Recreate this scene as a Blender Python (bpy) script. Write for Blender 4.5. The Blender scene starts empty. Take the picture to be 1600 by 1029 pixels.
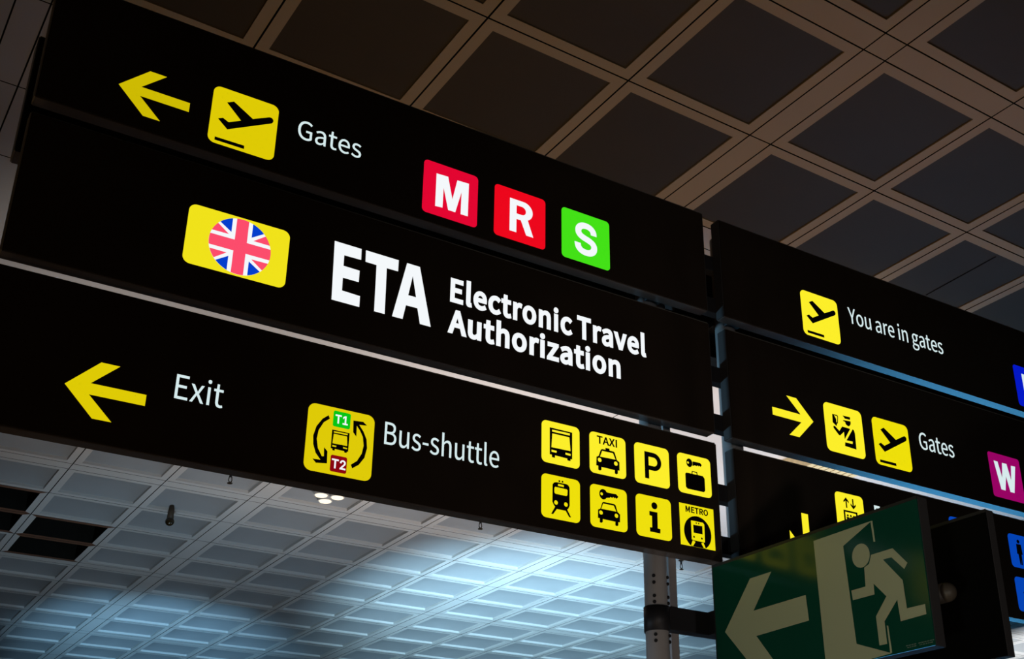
import bpy, bmesh, math, random
from mathutils import Matrix, Vector
random.seed(7)
S = bpy.context.scene
C = S.collection
EYE = 1.65                       # height of the camera above the hall floor; z values below are given from eye level
HC = 5.81                        # ceiling height above eye level

# ------------------------------------------------------------------ camera
F_PX, YAW, PITCH, ROLL = 1886.7, 0.573824, 0.423876, -0.007489
cam = bpy.data.cameras.new('camera'); cam_o = bpy.data.objects.new('camera', cam); C.objects.link(cam_o)
cam.sensor_fit = 'HORIZONTAL'; cam.sensor_width = 36.0; cam.lens = F_PX / 1600 * 36.0
cam.shift_x = (800 - 897.17) / 1600; cam.shift_y = (614.51 - 514.5) / 1600
cam.clip_end = 300
fwd = Vector((math.sin(YAW)*math.cos(PITCH), math.cos(YAW)*math.cos(PITCH), math.sin(PITCH)))
rgt = Vector((math.cos(YAW), -math.sin(YAW), 0)); up = rgt.cross(fwd)
r2 = math.cos(ROLL)*rgt + math.sin(ROLL)*up; u2 = -math.sin(ROLL)*rgt + math.cos(ROLL)*up
cam_o.matrix_world = Matrix(((r2.x, u2.x, -fwd.x, 0), (r2.y, u2.y, -fwd.y, 0), (r2.z, u2.z, -fwd.z, EYE), (0, 0, 0, 1)))
S.camera = cam_o

# ------------------------------------------------------------------ world and lights
w = bpy.data.worlds.new('hall_daylight'); S.world = w; w.use_nodes = True
bgn = w.node_tree.nodes['Background']; bgn.inputs[0].default_value = (0.75, 0.70, 0.66, 1); bgn.inputs[1].default_value = 0.014
S.view_settings.view_transform = 'Standard'; S.view_settings.look = 'None'
S.view_settings.exposure = 0.0; S.view_settings.gamma = 1.0; S.view_settings.use_curve_mapping = False

def aim(o, target):
    o.rotation_euler = (Vector(target) - o.location).to_track_quat('-Z', 'Y').to_euler()
def spot(name, loc, target, watts, col, cone, blend=0.8, rad=0.25):
    l = bpy.data.lights.new(name, 'SPOT'); l.energy = watts; l.color = col; l.spot_size = math.radians(cone); l.spot_blend = blend
    l.shadow_soft_size = rad
    o = bpy.data.objects.new(name, l); C.objects.link(o); o.location = (loc[0], loc[1], loc[2] + EYE); aim(o, (target[0], target[1], target[2] + EYE))
    return o
def area(name, loc, target, watts, col, sx, sy):
    l = bpy.data.lights.new(name, 'AREA'); l.energy = watts; l.color = col; l.shape = 'RECTANGLE'; l.size = sx; l.size_y = sy
    o = bpy.data.objects.new(name, l); C.objects.link(o); o.location = (loc[0], loc[1], loc[2] + EYE); aim(o, (target[0], target[1], target[2] + EYE))
    return o
BLUE = (0.42, 0.75, 1.0)
spot('blue_uplight', (6.5, 11.5, -1.2), (12.1, 20.3, HC), 17500, BLUE, 43, 1.0, 0.25)
spot('blue_uplight', (3.0, 16.0, -1.2), (6.5, 26.6, HC), 7000, (0.28, 0.64, 1.0), 31, 1.0, 0.25)
spot('blue_uplight', (3.0, 13.0, -1.2), (4.9, 20.0, HC), 600, (0.45, 0.75, 1.0), 60, 1.0, 0.25)  # weak wide spot added to soften the edge of the pool
spot('white_fill', (7.6, 10.0, -1.2), (8.4, 12.0, HC), 2700, (1.0, 0.91, 0.86), 84, 1.0, 0.25)  # unseen fill spots added to brighten the plain slab
spot('white_fill', (3.0, 10.0, -1.2), (3.6, 12.0, HC), 900, (1.0, 0.91, 0.84), 70, 1.0, 0.25)
spot('white_fill', (11.5, 9.6, -1.2), (13.2, 12.2, HC), 1700, (0.92, 0.96, 1.0), 66, 1.0, 0.25)
spot('white_fill', (19.5, 12.0, -1.2), (24.0, 17.4, HC), 9000, (0.88, 0.95, 1.0), 34, 0.9, 0.25)  # added unseen spot for the bright ceiling at far right
spot('blue_floor_fill', (13.4, 11.0, 5.4), (13.9, 10.8, -EYE), 100000, (0.07, 0.48, 1.0), 40, 0.5, 0.25)  # unseen spot added so the sign undersides mirror a blue floor
spot('blue_side_fill', (-3.0, 9.0, 1.2), (3.4, 4.3, 2.4), 1700, (0.35, 0.72, 1.0), 15, 1.0, 0.3)  # added spot, out of view, for the posts' blue left sides
spot('post_fill', (-1.5, 5.6, -1.3), (3.1, 4.5, 1.0), 420, (0.70, 0.85, 1.0), 9, 0.8, 0.15)  # added spot that lifts the grey of the round post
spot('warm_fill', (3.5, 2.9, -1.4), (3.15, 4.03, 2.6), 75, (1.0, 0.84, 0.74), 24, 1.0, 0.15)  # small added spot for the sign undersides
spot('neutral_side_fill', (-1.6, 0.6, -1.3), (3.3, 3.25, 1.15), 185, (0.88, 1.0, 0.90), 17, 0.6, 0.2)  # added cool fill for the cream film of the green board
spot('front_fill', (0.8, -3.2, -1.2), (3.4, 3.6, 1.6), 300, (1.0, 0.90, 0.84), 36, 1.0, 0.2)  # added fill from behind the camera for board end and sign faces
spot('far_ceiling_fill', (9.0, 16.5, -1.4), (9.2, 19.0, HC), 150, (0.95, 0.97, 1.0), 125, 0.9, 0.3)  # unseen ambient fill added under the far ceiling
spot('far_ceiling_fill', (2.5, 15.0, -1.4), (2.7, 18.0, HC), 190, (1.0, 0.97, 0.94), 125, 0.9, 0.3)
spot('warm_fill', (0.8, 1.6, -1.4), (2.6, 2.6, HC), 60, (1.0, 0.60, 0.26), 110, 0.8, 0.3)  # added amber fill for the near ceiling, out of view
spot('warm_fill', (4.8, 8.2, -1.4), (5.2, 7.2, HC), 240, (1.0, 0.56, 0.20), 86, 0.9, 0.3)
spot('warm_fill', (9.5, 6.4, -1.4), (9.2, 5.9, HC), 200, (1.0, 0.52, 0.20), 86, 0.9, 0.3)
spot('warm_fill', (-2.0, 5.0, -1.4), (-1.0, 7.0, HC), 70, (1.0, 0.62, 0.32), 110, 0.8, 0.3)

# ------------------------------------------------------------------ materials
def mat(name, col, rough=0.6, spec=0.3, metal=0.0, noise=0.0, nscale=6.0, coat=0.0, bump=0.0):
    m = bpy.data.materials.new(name); m.use_nodes = True; n = m.node_tree.nodes; k = m.node_tree.links; b = n['Principled BSDF']
    b.inputs['Base Color'].default_value = (*col, 1); b.inputs['Roughness'].default_value = rough
    b.inputs['Specular IOR Level'].default_value = spec; b.inputs['Metallic'].default_value = metal
    b.inputs['Coat Weight'].default_value = coat
    if noise or bump:
        tc = n.new('ShaderNodeTexCoord'); nz = n.new('ShaderNodeTexNoise'); nz.inputs['Scale'].default_value = nscale; nz.inputs['Detail'].default_value = 5
        k.new(tc.outputs['Object'], nz.inputs['Vector'])
        if noise:
            mx = n.new('ShaderNodeMix'); mx.data_type = 'RGBA'
            mx.inputs[6].default_value = (*[c*(1-noise) for c in col], 1); mx.inputs[7].default_value = (*[min(1, c*(1+noise)) for c in col], 1)
            k.new(nz.outputs['Fac'], mx.inputs[0]); k.new(mx.outputs[2], b.inputs['Base Color'])
        if bump:
            bp = n.new('ShaderNodeBump'); bp.inputs['Strength'].default_value = bump; k.new(nz.outputs['Fac'], bp.inputs['Height']); k.new(bp.outputs[0], b.inputs['Normal'])
    return m
def lit(name, rgb255, k=1.0, base=0.02):
    """Backlit translucent sign film: it gives off light of its own colour."""
    m = bpy.data.materials.new(name); m.use_nodes = True; n = m.node_tree.nodes; b = n['Principled BSDF']
    f = lambda v: (v/255/12.92) if v/255 <= 0.04045 else ((v/255+0.055)/1.055)**2.4
    col = tuple(f(v) for v in rgb255)
    b.inputs['Base Color'].default_value = (base, base, base, 1); b.inputs['Roughness'].default_value = 0.5
    b.inputs['Specular IOR Level'].default_value = 0.1
    b.inputs['Emission Color'].default_value = (*col, 1); b.inputs['Emission Strength'].default_value = k
    return m
M_FACE = mat('black_acrylic', (0.021, 0.0155, 0.0115), 0.35, 0.12, noise=0.3, nscale=3)
M_CASE = mat('charcoal_metal', (0.032, 0.030, 0.031), 0.55, 0.25, noise=0.15)
M_RAIL = mat('satin_metal_underside', (0.150, 0.132, 0.125), 0.20, 0.5, metal=0.55, noise=0.12)
M_EDGE = mat('lit_edge_grey', (0.12, 0.115, 0.10), 0.5, 0.4, noise=0.2)  # edge trim greyer than the housing, its catch of light painted in
M_INK = mat('black_ink', (0.004, 0.003, 0.003), 0.6, 0.1)
M_POST = mat('grey_painted_steel', (0.34, 0.33, 0.335), 0.38, 0.5, metal=0.0, noise=0.1)
M_CLAMP = mat('dark_steel', (0.018, 0.018, 0.021), 0.5, 0.35, metal=0.2, noise=0.2)
M_BOLT = mat('black_bolt', (0.008, 0.008, 0.01), 0.5, 0.3)
M_RIB = mat('light_ceiling_paint', (0.56, 0.53, 0.50), 0.55, 0.25, noise=0.05, nscale=2)
M_FAR = mat('pale_grey_panel', (0.30, 0.30, 0.30), 0.6, 0.25, noise=0.06, nscale=3)
M_RIB_N = mat('beige_ceiling_paint', (0.46, 0.365, 0.24), 0.55, 0.2, noise=0.05, nscale=2)
M_PANEL = mat('dark_perforated_panel', (0.068, 0.053, 0.032), 0.6, 0.25, noise=0.08, nscale=3)
M_SLAB = mat('pale_ceiling_slab', (0.52, 0.49, 0.47), 0.6, 0.2, noise=0.06, nscale=1.5)
M_VOID = mat('dark_plenum', (0.012, 0.011, 0.009), 0.9, 0.05, noise=0.4)
M_RAW = mat('rusty_rib', (0.16, 0.075, 0.045), 0.7, 0.2, noise=0.3)
M_FLOOR = mat('polished_floor', (0.085, 0.08, 0.078), 0.30, 0.4, noise=0.1, nscale=1)
M_WOOD = mat('pale_wood', (0.62, 0.50, 0.29), 0.6, 0.25, noise=0.25, nscale=14)
M_GREEN = mat('dark_green_board', (0.003, 0.055, 0.034), 0.13, 0.40, noise=0.1)
M_CREAM = mat('cream_luminous_film', (0.37, 0.40, 0.265), 0.3, 0.4, noise=0.05)
M_BRASS = mat('dull_brass', (0.030, 0.021, 0.012), 0.45, 0.4, metal=0.3)
M_RING = mat('white_lamp_ring', (0.6, 0.58, 0.55), 0.4, 0.3)

Y_DIM = lit('yellow_film_dim', (205, 186, 2)); Y_A = lit('yellow_film_half_dim', (222, 202, 4)); Y_B = lit('yellow_film', (240, 226, 26))  # dim to bright yellows: uneven glow across the signs put into the colour
Y_C = lit('yellow_film_bright', (252, 238, 40)); Y_D = lit('yellow_film_deep', (238, 223, 4))
WH = lit('white_film', (214, 234, 236)); WH2 = lit('white_film_bright', (244, 248, 251))
RED_A = lit('crimson_film', (226, 2, 48)); RED_B = lit('red_film', (236, 2, 26)); GRN = lit('green_film', (66, 224, 20))
MAG = lit('magenta_film', (150, 0, 98)); BLU_A = lit('royal_blue_film', (0, 22, 196)); BLU_B = lit('blue_film', (0, 66, 178))
T_GRN = lit('small_green_film', (0, 196, 20)); T_RED = lit('dark_red_film', (136, 0, 12)); FL_RED = lit('flag_red_film', (252, 76, 108)); FL_BLU = lit('flag_blue_film', (0, 62, 204))
WARM = lit('warm_lamp_lens', (255, 234, 200), 1.6)

# ------------------------------------------------------------------ helpers
def link(name, me, parent=None, m=None):
    o = bpy.data.objects.new(name, me); C.objects.link(o)
    if parent: o.parent = parent
    if m and not me.materials: me.materials.append(m)
    return o
def thing(name, label, cat, loc, rot=0.0, group=None):
    o = bpy.data.objects.new(name, None); C.objects.link(o); o.empty_display_size = 0.1
    o.location = (loc[0], loc[1], loc[2] + EYE); o.rotation_euler = (0, 0, rot)
    o['label'] = label; o['category'] = cat
    if group: o['group'] = group
    return o
def bm_obj(name, bm, m, parent=None, smooth=False, label=None):
    me = bpy.data.meshes.new(name); bm.to_mesh(me); bm.free()
    if smooth:
        for p in me.polygons: p.use_smooth = True
    o = link(name, me, parent, m)
    if label: o['label'] = label
    return o
def add_box(bm, x0, x1, y0, y1, z0, z1, bev=0.0):
    r = bmesh.ops.create_cube(bm, size=1.0)
    for v in r['verts']:
        v.co = Vector((x0 + (v.co.x+.5)*(x1-x0), y0 + (v.co.y+.5)*(y1-y0), z0 + (v.co.z+.5)*(z1-z0)))
    if bev:
        es = list({e for v in r['verts'] for e in v.link_edges})
        bmesh.ops.bevel(bm, geom=es, offset=bev, segments=2, affect='EDGES', profile=0.7)
def box(name, dims, m, parent=None, bev=0.0, label=None):
    bm = bmesh.new(); add_box(bm, *dims, bev=bev); return bm_obj(name, bm, m, parent, label=label)
def add_cyl(bm, p0, p1, r0, r1=None, seg=32, cap=True):
    p0 = Vector(p0); p1 = Vector(p1); d = p1 - p0
    mt = Matrix.Translation((p0+p1)/2) @ d.to_track_quat('Z', 'Y').to_matrix().to_4x4()
    bmesh.ops.create_cone(bm, cap_ends=cap, cap_tris=False, segments=seg, radius1=r0, radius2=r0 if r1 is None else r1, depth=d.length, matrix=mt)
def smooth_sides(o):
    for p in o.data.polygons:
        p.use_smooth = len(p.vertices) == 4
def circle(cx, cz, r, n=28, rz=None):
    rz = r if rz is None else rz
    return [(cx + r*math.cos(2*math.pi*i/n), cz + rz*math.sin(2*math.pi*i/n)) for i in range(n)]
def rrect(x0, z0, x1, z1, r, n=7):
    out = []
    for cx, cz, a0 in ((x1-r, z1-r, 0), (x0+r, z1-r, 90), (x0+r, z0+r, 180), (x1-r, z0+r, 270)):
        for i in range(n+1):
            a = math.radians(a0 + 90*i/n); out.append((cx + r*math.cos(a), cz + r*math.sin(a)))
    return out
def clip(poly, circ):
    """Clip a polygon to a convex outline (counter-clockwise)."""
    out = poly
    for i in range(len(circ)):
        a, b = circ[i], circ[(i+1) % len(circ)]; new = []
        side = lambda p: (b[0]-a[0])*(p[1]-a[1]) - (b[1]-a[1])*(p[0]-a[0])
        for j in range(len(out)):
            p, q = out[j], out[(j+1) % len(out)]; sp, sq = side(p), side(q)
            if sp >= 0: new.append(p)
            if (sp >= 0) != (sq >= 0):
                t = sp/(sp-sq); new.append((p[0]+t*(q[0]-p[0]), p[1]+t*(q[1]-p[1])))
        out = new
        if not out: break
    return out
def curve_mesh(splines, depth, bezier=False, offset=0.0):
    cu = bpy.data.curves.new('outline', 'CURVE'); cu.dimensions = '2D'; cu.fill_mode = 'BOTH'; cu.extrude = depth/2; cu.offset = offset; cu.resolution_u = 6
    for sp in splines:
        if bezier:
            s = cu.splines.new('BEZIER'); s.bezier_points.add(len(sp)-1)
            for bp, h in zip(s.bezier_points, sp):
                bp.handle_left_type = bp.handle_right_type = 'FREE'
                bp.handle_left = (h[0], h[1], 0); bp.co = (h[2], h[3], 0); bp.handle_right = (h[4], h[5], 0)
        else:
            s = cu.splines.new('POLY'); s.points.add(len(sp)-1)
            for p, c in zip(s.points, sp): p.co = (c[0], c[1], 0, 1)
        s.use_cyclic_u = True
    o = bpy.data.objects.new('outline', cu); C.objects.link(o); bpy.context.view_layer.update()
    dg = bpy.context.evaluated_depsgraph_get(); me = bpy.data.meshes.new_from_object(o.evaluated_get(dg))
    bpy.data.objects.remove(o); bpy.data.curves.remove(cu)
    return me
def flat(name, shapes, y, th, m, parent, label=None):
    """Thin raised film: shapes is a list of [outer, hole, hole...] outlines in the parent's x,z plane, its front at y."""
    bm = bmesh.new()
    for sh in shapes:
        me = curve_mesh(sh, th); bm.from_mesh(me); bpy.data.meshes.remove(me)
    for v in bm.verts: v.co = Vector((v.co.x, y + th/2 - v.co.z, v.co.y))
    return bm_obj(name, bm, m, parent, label=label)
def sample(loop, k, n=7):
    """Points along a closed Bezier loop; straight stretches keep only their ends."""
    out = []
    for i in range(len(loop)):
        a, b = loop[i], loop[(i+1) % len(loop)]
        p0, p1, p2, p3 = (a[2]*k, a[3]*k), (a[4]*k, a[5]*k), (b[0]*k, b[1]*k), (b[2]*k, b[3]*k)
        dx, dy = p3[0]-p0[0], p3[1]-p0[1]; ln = math.hypot(dx, dy)
        if ln < 1e-6: continue
        dev = max(abs((q[0]-p0[0])*dy - (q[1]-p0[1])*dx)/ln for q in (p1, p2)); m = 1 if dev < 0.006 else n
        for j in range(m):
            t = j/m; c = ((1-t)**3, 3*t*(1-t)**2, 3*t*t*(1-t), t**3)
            out.append(tuple(c[0]*p0[q] + c[1]*p1[q] + c[2]*p2[q] + c[3]*p3[q] for q in (0, 1)))
    return out
def text(name, body, font, x0, x1, z0, z1, y, th, m, parent, bold=0.0, label=None):
    """Lettering from outline data, fitted so that it spans x0..x1 and its capitals span z0..z1; bold grows every stroke outwards."""
    bm = bmesh.new(); pen = 0.0; cap = CAP[font]; ends = []
    for ch in body + ' ':
        if ch == ' ':
            ends.append(len(bm.verts)); pen += 0.27; continue
        adv, sp = FONT[font + ch]
        if sp:
            loops = [sample(s, 1.0/cap) for s in sp]
            me = curve_mesh(loops, 0.02)
            n0 = len(bm.verts); bm.from_mesh(me); bpy.data.meshes.remove(me)
            if bold:
                area = lambda l: sum(l[i][0]*l[(i+1) % len(l)][1] - l[(i+1) % len(l)][0]*l[i][1] for i in range(len(l)))
                sgn = 1 if max((area(l) for l in loops), key=abs) > 0 else -1
                for l in loops:
                    n = len(l); off = []
                    for i in range(n):
                        p, q, r = l[i-1], l[i], l[(i+1) % n]
                        d1 = Vector((q[0]-p[0], q[1]-p[1])).normalized(); d2 = Vector((r[0]-q[0], r[1]-q[1])).normalized()
                        n1 = Vector((d1.y, -d1.x))*sgn; n2 = Vector((d2.y, -d2.x))*sgn
                        h = n1 + n2; h = h.normalized() if h.length > 1e-4 else n1
                        off.append(Vector(q) + h*min(bold/max(h.dot(n1), 0.3), bold*1.9))
                    for zz in (0.01, -0.01):
                        a = [bm.verts.new((*p, zz)) for p in l]; b = [bm.verts.new((*p, zz)) for p in off]
                        for i in range(n):
                            j = (i+1) % n; bm.faces.new((a[i], a[j], b[j], b[i]))
                        if zz > 0: top = b
                        else:
                            for i in range(n): bm.faces.new((top[i], top[(i+1) % n], b[(i+1) % n], b[i]))
            bm.verts.ensure_lookup_table()
            for v in bm.verts[n0:]: v.co.x += pen
        pen += adv/cap + bold*1.2
    bm.verts.index_update()
    xs = [v.co.x for v in bm.verts]; a, b = min(xs), max(xs); zb, zt = -bold, 1.0 + bold
    for v in bm.verts:
        v.co = Vector((x0 + (v.co.x-a)/(b-a)*(x1-x0), y + (0 if v.co.z > 0 else th), z0 + (v.co.y-zb)/(zt-zb)*(z1-z0)))
    for lo, hi in zip([0] + ends[:-1], ends):      # every word is a part of its own
        wb = bm.copy(); wb.verts.ensure_lookup_table()
        bmesh.ops.delete(wb, geom=[v for v in wb.verts if not lo <= v.index < hi], context='VERTS')
        o = bm_obj(name, wb, m, parent, label=label)
    bm.free()
    return o

# ------------------------------------------------------------------ outline data
# letter outlines: advance, then closed Bezier loops (left handle, point, right handle)
CAP = {'S': 1027, 'I': 2035}
FONT = {
 'SG': [965,[[[275,-18,545,-18,682,-18],[796,32,861,101,861,245],[861,388,861,532,749,532],[636,532,524,532,524,496],[524,460,524,424,597,424],[669,424,742,424,742,335],[742,245,742,155,702,118],[630,95,557,95,338,95],[214,258,214,517,214,773],[349,931,556,931,658,931],[725,888,777,835,801,863],[824,891,847,919,789,980],[695,1045,552,1045,280,1045],[81,845,81,513,81,179]]]],
 'Sa': [789,[[[176,-18,304,-18,398,-18],[483,31,556,91,557,91],[559,91,560,91,564,61],[568,30,571,0,606,0],[641,0,676,0,676,156],[676,312,676,468,676,657],[599,780,413,780,290,780],[183,725,115,681,131,651],[148,622,164,592,224,633],[304,674,392,674,517,674],[549,580,549,482,225,445],[83,363,83,197,83,60]],[[413,85,340,85,265,85],[206,119,206,206,206,304],[293,367,549,396,549,326],[549,255,549,185,475,119]]]],
 'St': [528,[[[206,-18,367,-18,415,-18],[465,-4,508,10,500,42],[492,74,483,106,458,95],[424,85,396,85,308,85],[279,139,279,231,279,373],[279,515,279,657,348,657],[417,657,486,657,486,691],[486,726,486,761,417,761],[348,761,279,761,279,832],[279,903,279,975,243,975],[208,975,172,975,168,903],[163,832,158,761,118,758],[78,756,38,754,38,721],[38,689,38,657,76,657],[113,657,151,657,151,516],[151,376,151,235,151,83]]]],
 'Se': [776,[[[234,-18,437,-18,539,-18],[620,15,686,59,671,87],[656,116,641,144,584,106],[525,84,451,84,307,84],[207,188,199,350,370,350],[541,350,711,350,714,370],[717,395,717,423,717,640],[608,780,413,780,239,780],[73,627,73,380,73,129]],[[333,441,197,441,213,592],[308,678,416,678,535,678],[605,595,605,441,469,441]]]],
 'Ss': [655,[[[220,-18,328,-18,507,-18],[604,84,604,207,604,352],[483,397,373,438,287,471],[209,499,209,570,209,630],[254,681,350,681,417,681],[471,651,522,613,543,640],[563,667,584,693,527,741],[443,780,349,780,182,780],[87,685,87,564,87,434],[202,384,308,345,392,314],[482,277,482,200,482,134],[433,81,332,81,241,81],[174,118,106,172,86,144],[65,115,45,87,116,27]]]],
 'SE': [825,[[[141,342,141,0,344,0],[546,0,748,0,748,37],[748,74,748,111,589,111],[430,111,270,111,270,235],[270,360,270,485,400,485],[530,485,660,485,660,521],[660,558,660,595,530,595],[400,595,270,595,270,703],[270,810,270,917,424,917],[578,917,732,917,732,954],[732,990,732,1027,535,1027],[338,1027,141,1027,141,684]]]],
 'Sx': [697,[[[105,132,21,0,66,0],[111,0,155,0,190,59],[224,119,258,178,284,224],[308,270,335,314,337,314],[339,314,342,314,371,270],[399,224,424,178,462,119],[499,59,536,0,583,0],[630,0,676,0,593,128],[509,256,426,384,503,509],[580,635,657,761,613,761],[568,761,524,761,493,705],[461,649,430,594,406,550],[385,510,363,466,360,466],[358,466,356,466,331,510],[304,550,282,594,247,649],[213,705,179,761,133,761],[87,761,41,761,118,639],[195,518,272,396,188,264]]]],
 'Si': [385,[[[129,254,129,0,172,0],[215,0,258,0,258,254],[258,507,258,761,215,761],[172,761,129,761,129,507]],[[143,917,193,917,244,917],[279,951,279,1003,279,1052],[244,1085,193,1085,143,1085],[109,1052,109,1003,109,951]]]],
 'SB': [920,[[[141,342,141,0,250,0],[359,0,468,0,697,0],[857,99,857,301,857,441],[770,522,648,546,648,549],[648,551,648,553,745,584],[798,674,798,776,798,957],[653,1027,445,1027,344,1027],[243,1027,141,1027,141,684]],[[321,591,270,591,270,702],[270,813,270,924,323,924],[376,924,429,924,590,924],[671,880,671,759,671,654],[599,591,423,591,372,591]],[[330,104,270,104,270,232],[270,361,270,490,330,490],[390,490,450,490,630,490],[730,433,730,305,730,167],[626,104,450,104,390,104]]]],
 'Su': [850,[[[190,-18,352,-18,455,-18],[531,36,602,119,604,119],[605,119,606,119,610,79],[613,40,616,0,652,0],[687,0,723,0,723,254],[723,507,723,761,680,761],[638,761,595,761,595,581],[595,401,595,221,522,132],[468,92,389,92,289,92],[246,153,246,294,246,450],[246,605,246,761,204,761],[161,761,118,761,118,600],[118,439,118,279,118,84]]]],
 'S-': [486,[[[64,376,64,343,184,343],[303,343,423,343,423,376],[423,408,423,441,303,441],[184,441,64,441,64,408]]]],
 'Sh': [850,[[[129,372,129,0,172,0],[215,0,258,0,258,184],[258,368,258,552,333,629],[387,668,465,668,566,668],[609,608,609,465,609,310],[609,155,609,0,652,0],[694,0,737,0,737,161],[737,321,737,482,737,675],[664,780,504,780,401,780],[322,723,252,653,254,705],[256,757,258,810,258,911],[258,1013,258,1115,215,1115],[172,1115,129,1115,129,743]]]],
 'Sl': [398,[[[168,-18,263,-18,298,-18],[319,-13,338,-7,331,26],[325,58,319,91,305,88],[300,88,293,88,273,88],[258,104,258,143,258,467],[258,791,258,1115,215,1115],[172,1115,129,1115,129,794],[129,472,129,151,129,43]]]],
 'SY': [744,[[[307,133,307,0,350,0],[393,0,436,0,436,133],[436,265,436,398,539,607],[642,817,745,1027,700,1027],[655,1027,611,1027,567,930],[523,833,479,737,447,661],[412,588,375,511,373,511],[372,511,370,511,333,588],[303,661,269,737,225,833],[180,930,136,1027,90,1027],[44,1027,-1,1027,101,817],[204,607,307,398,307,265]]]],
 'So': [849,[[[238,-18,424,-18,611,-18],[776,127,776,380,776,633],[611,780,424,780,238,780],[73,633,73,380,73,127]],[[556,88,424,88,293,88],[204,204,204,380,204,555],[293,672,424,672,556,672],[646,555,646,380,646,204]]]],
 'Sr': [543,[[[129,254,129,0,172,0],[215,0,258,0,258,163],[258,326,258,489,308,618],[385,665,448,665,480,665],[497,661,522,653,530,690],[538,726,546,763,522,776],[499,780,465,780,381,780],[303,718,249,622,248,622],[247,622,246,622,242,668],[238,714,234,761,199,761],[164,761,129,761,129,507]]]],
 'Sn': [854,[[[129,254,129,0,172,0],[215,0,258,0,258,184],[258,368,258,552,333,629],[387,668,465,668,566,668],[609,608,609,465,609,310],[609,155,609,0,652,0],[694,0,737,0,737,161],[737,321,737,482,737,675],[664,780,504,780,401,780],[321,723,249,650,248,650],[247,650,246,650,242,687],[238,724,234,761,199,761],[164,761,129,761,129,507]]]],
 'Sg': [790,[[[200,-350,385,-350,620,-350],[770,-228,770,-87,770,39],[681,94,506,94,456,94],[406,94,356,94,254,94],[223,129,223,176,223,218],[244,244,272,268,305,251],[347,241,384,241,541,241],[662,343,662,506,662,571],[637,627,601,662,653,662],[704,662,756,662,756,695],[756,728,756,761,668,761],[580,761,492,761,465,772],[427,780,384,780,231,780],[99,675,99,508,99,417],[148,343,199,304,199,302],[199,300,199,298,158,270],[115,220,115,157,115,97],[144,56,183,32,183,30],[183,28,183,25,112,-18],[71,-81,71,-147,71,-277]],[[472,328,384,328,297,328],[223,398,223,508,223,620],[296,686,384,686,475,686],[546,620,546,508,546,398]],[[550,-262,403,-262,265,-262],[183,-210,183,-129,183,-85],[206,-39,261,0,294,-8],[331,-11,359,-11,402,-11],[446,-11,490,-11,591,-11],[644,-36,644,-108,644,-186]]]],
 'Sc': [714,[[[227,-18,429,-18,520,-18],[606,18,675,77,656,106],[638,135,619,164,571,122],[510,88,440,88,300,88],[204,204,204,380,204,555],[305,672,444,672,503,672],[552,646,595,606,617,634],[638,662,660,690,606,738],[538,780,438,780,242,780],[73,633,73,380,73,127]]]],
 'ST': [839,[[[354,306,354,0,398,0],[441,0,485,0,485,306],[485,612,485,917,588,917],[692,917,796,917,796,954],[796,990,796,1027,545,1027],[294,1027,43,1027,43,990],[43,954,43,917,147,917],[251,917,354,917,354,612]]]],
 'Sv': [730,[[[201,254,293,0,343,0],[393,0,443,0,532,254],[622,507,711,761,669,761],[627,761,585,761,537,616],[489,472,441,328,419,254],[394,176,371,104,369,104],[366,104,364,104,342,176],[318,254,294,328,246,472],[199,616,151,761,107,761],[63,761,18,761,110,507]]]],
 'SA': [852,[[[121,342,6,0,49,0],[92,0,136,0,169,105],[202,209,235,314,360,314],[486,314,611,314,643,209],[676,105,709,0,754,0],[800,0,846,0,730,342],[613,684,497,1027,449,1027],[401,1027,353,1027,237,684]],[[371,416,268,416,284,469],[301,521,318,574,354,690],[388,801,420,922,422,922],[424,922,426,922,459,803],[492,690,529,574,546,521],[562,469,578,416,475,416]]]],
 'Sz': [665,[[[49,23,49,0,241,0],[433,0,625,0,625,35],[625,69,625,104,486,104],[348,104,210,104,344,300],[478,496,612,692,612,715],[612,738,612,761,439,761],[266,761,92,761,92,726],[92,691,92,657,211,657],[331,657,450,657,316,461],[183,265,49,69,49,46]]]],
 'S ': [314,[[[455,342,455,0,498,0],[541,0,584,0,584,162],[584,323,584,485,744,485],[903,485,1063,485,1063,323],[1063,162,1063,0,1106,0],[1150,0,1193,0,1193,342],[1193,684,1193,1027,1150,1027],[1106,1027,1063,1027,1063,883],[1063,740,1063,597,903,597],[744,597,584,597,584,740],[584,883,584,1027,541,1027],[498,1027,455,1027,455,684]]]],
 'SM': [1137,[[[141,342,141,0,180,0],[219,0,258,0,258,190],[258,379,258,569,258,657],[249,782,241,871,243,871],[245,871,246,871,274,793],[302,715,329,637,394,459],[459,282,524,104,553,104],[582,104,611,104,675,282],[739,459,804,637,831,715],[859,793,887,871,888,871],[890,871,892,871,885,782],[875,657,875,569,875,379],[875,190,875,0,915,0],[956,0,996,0,996,342],[996,684,996,1027,944,1027],[892,1027,840,1027,775,844],[710,661,644,478,620,408],[599,335,573,263,571,263],[569,263,567,263,542,335],[520,408,493,478,428,661],[362,844,297,1027,245,1027],[193,1027,141,1027,141,684]]]],
 'SR': [889,[[[328,539,270,539,270,667],[270,794,270,922,328,922],[385,922,443,922,604,922],[692,874,692,739,692,605],[604,539,443,539,385,539]],[[621,145,704,0,753,0],[802,0,850,0,763,150],[676,300,590,450,728,483],[821,578,821,739,821,952],[671,1027,462,1027,355,1027],[248,1027,141,1027,141,684],[141,342,141,0,184,0],[227,0,270,0,270,145],[270,290,270,436,332,436],[394,436,455,436,538,290]]]],
 'SO': [1039,[[[262,-18,520,-18,777,-18],[958,188,958,517,958,846],[777,1045,520,1045,262,1045],[81,846,81,517,81,188]],[[704,95,520,95,335,95],[214,261,214,517,214,773],[335,931,520,931,704,931],[825,773,825,517,825,261]]]],
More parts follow.
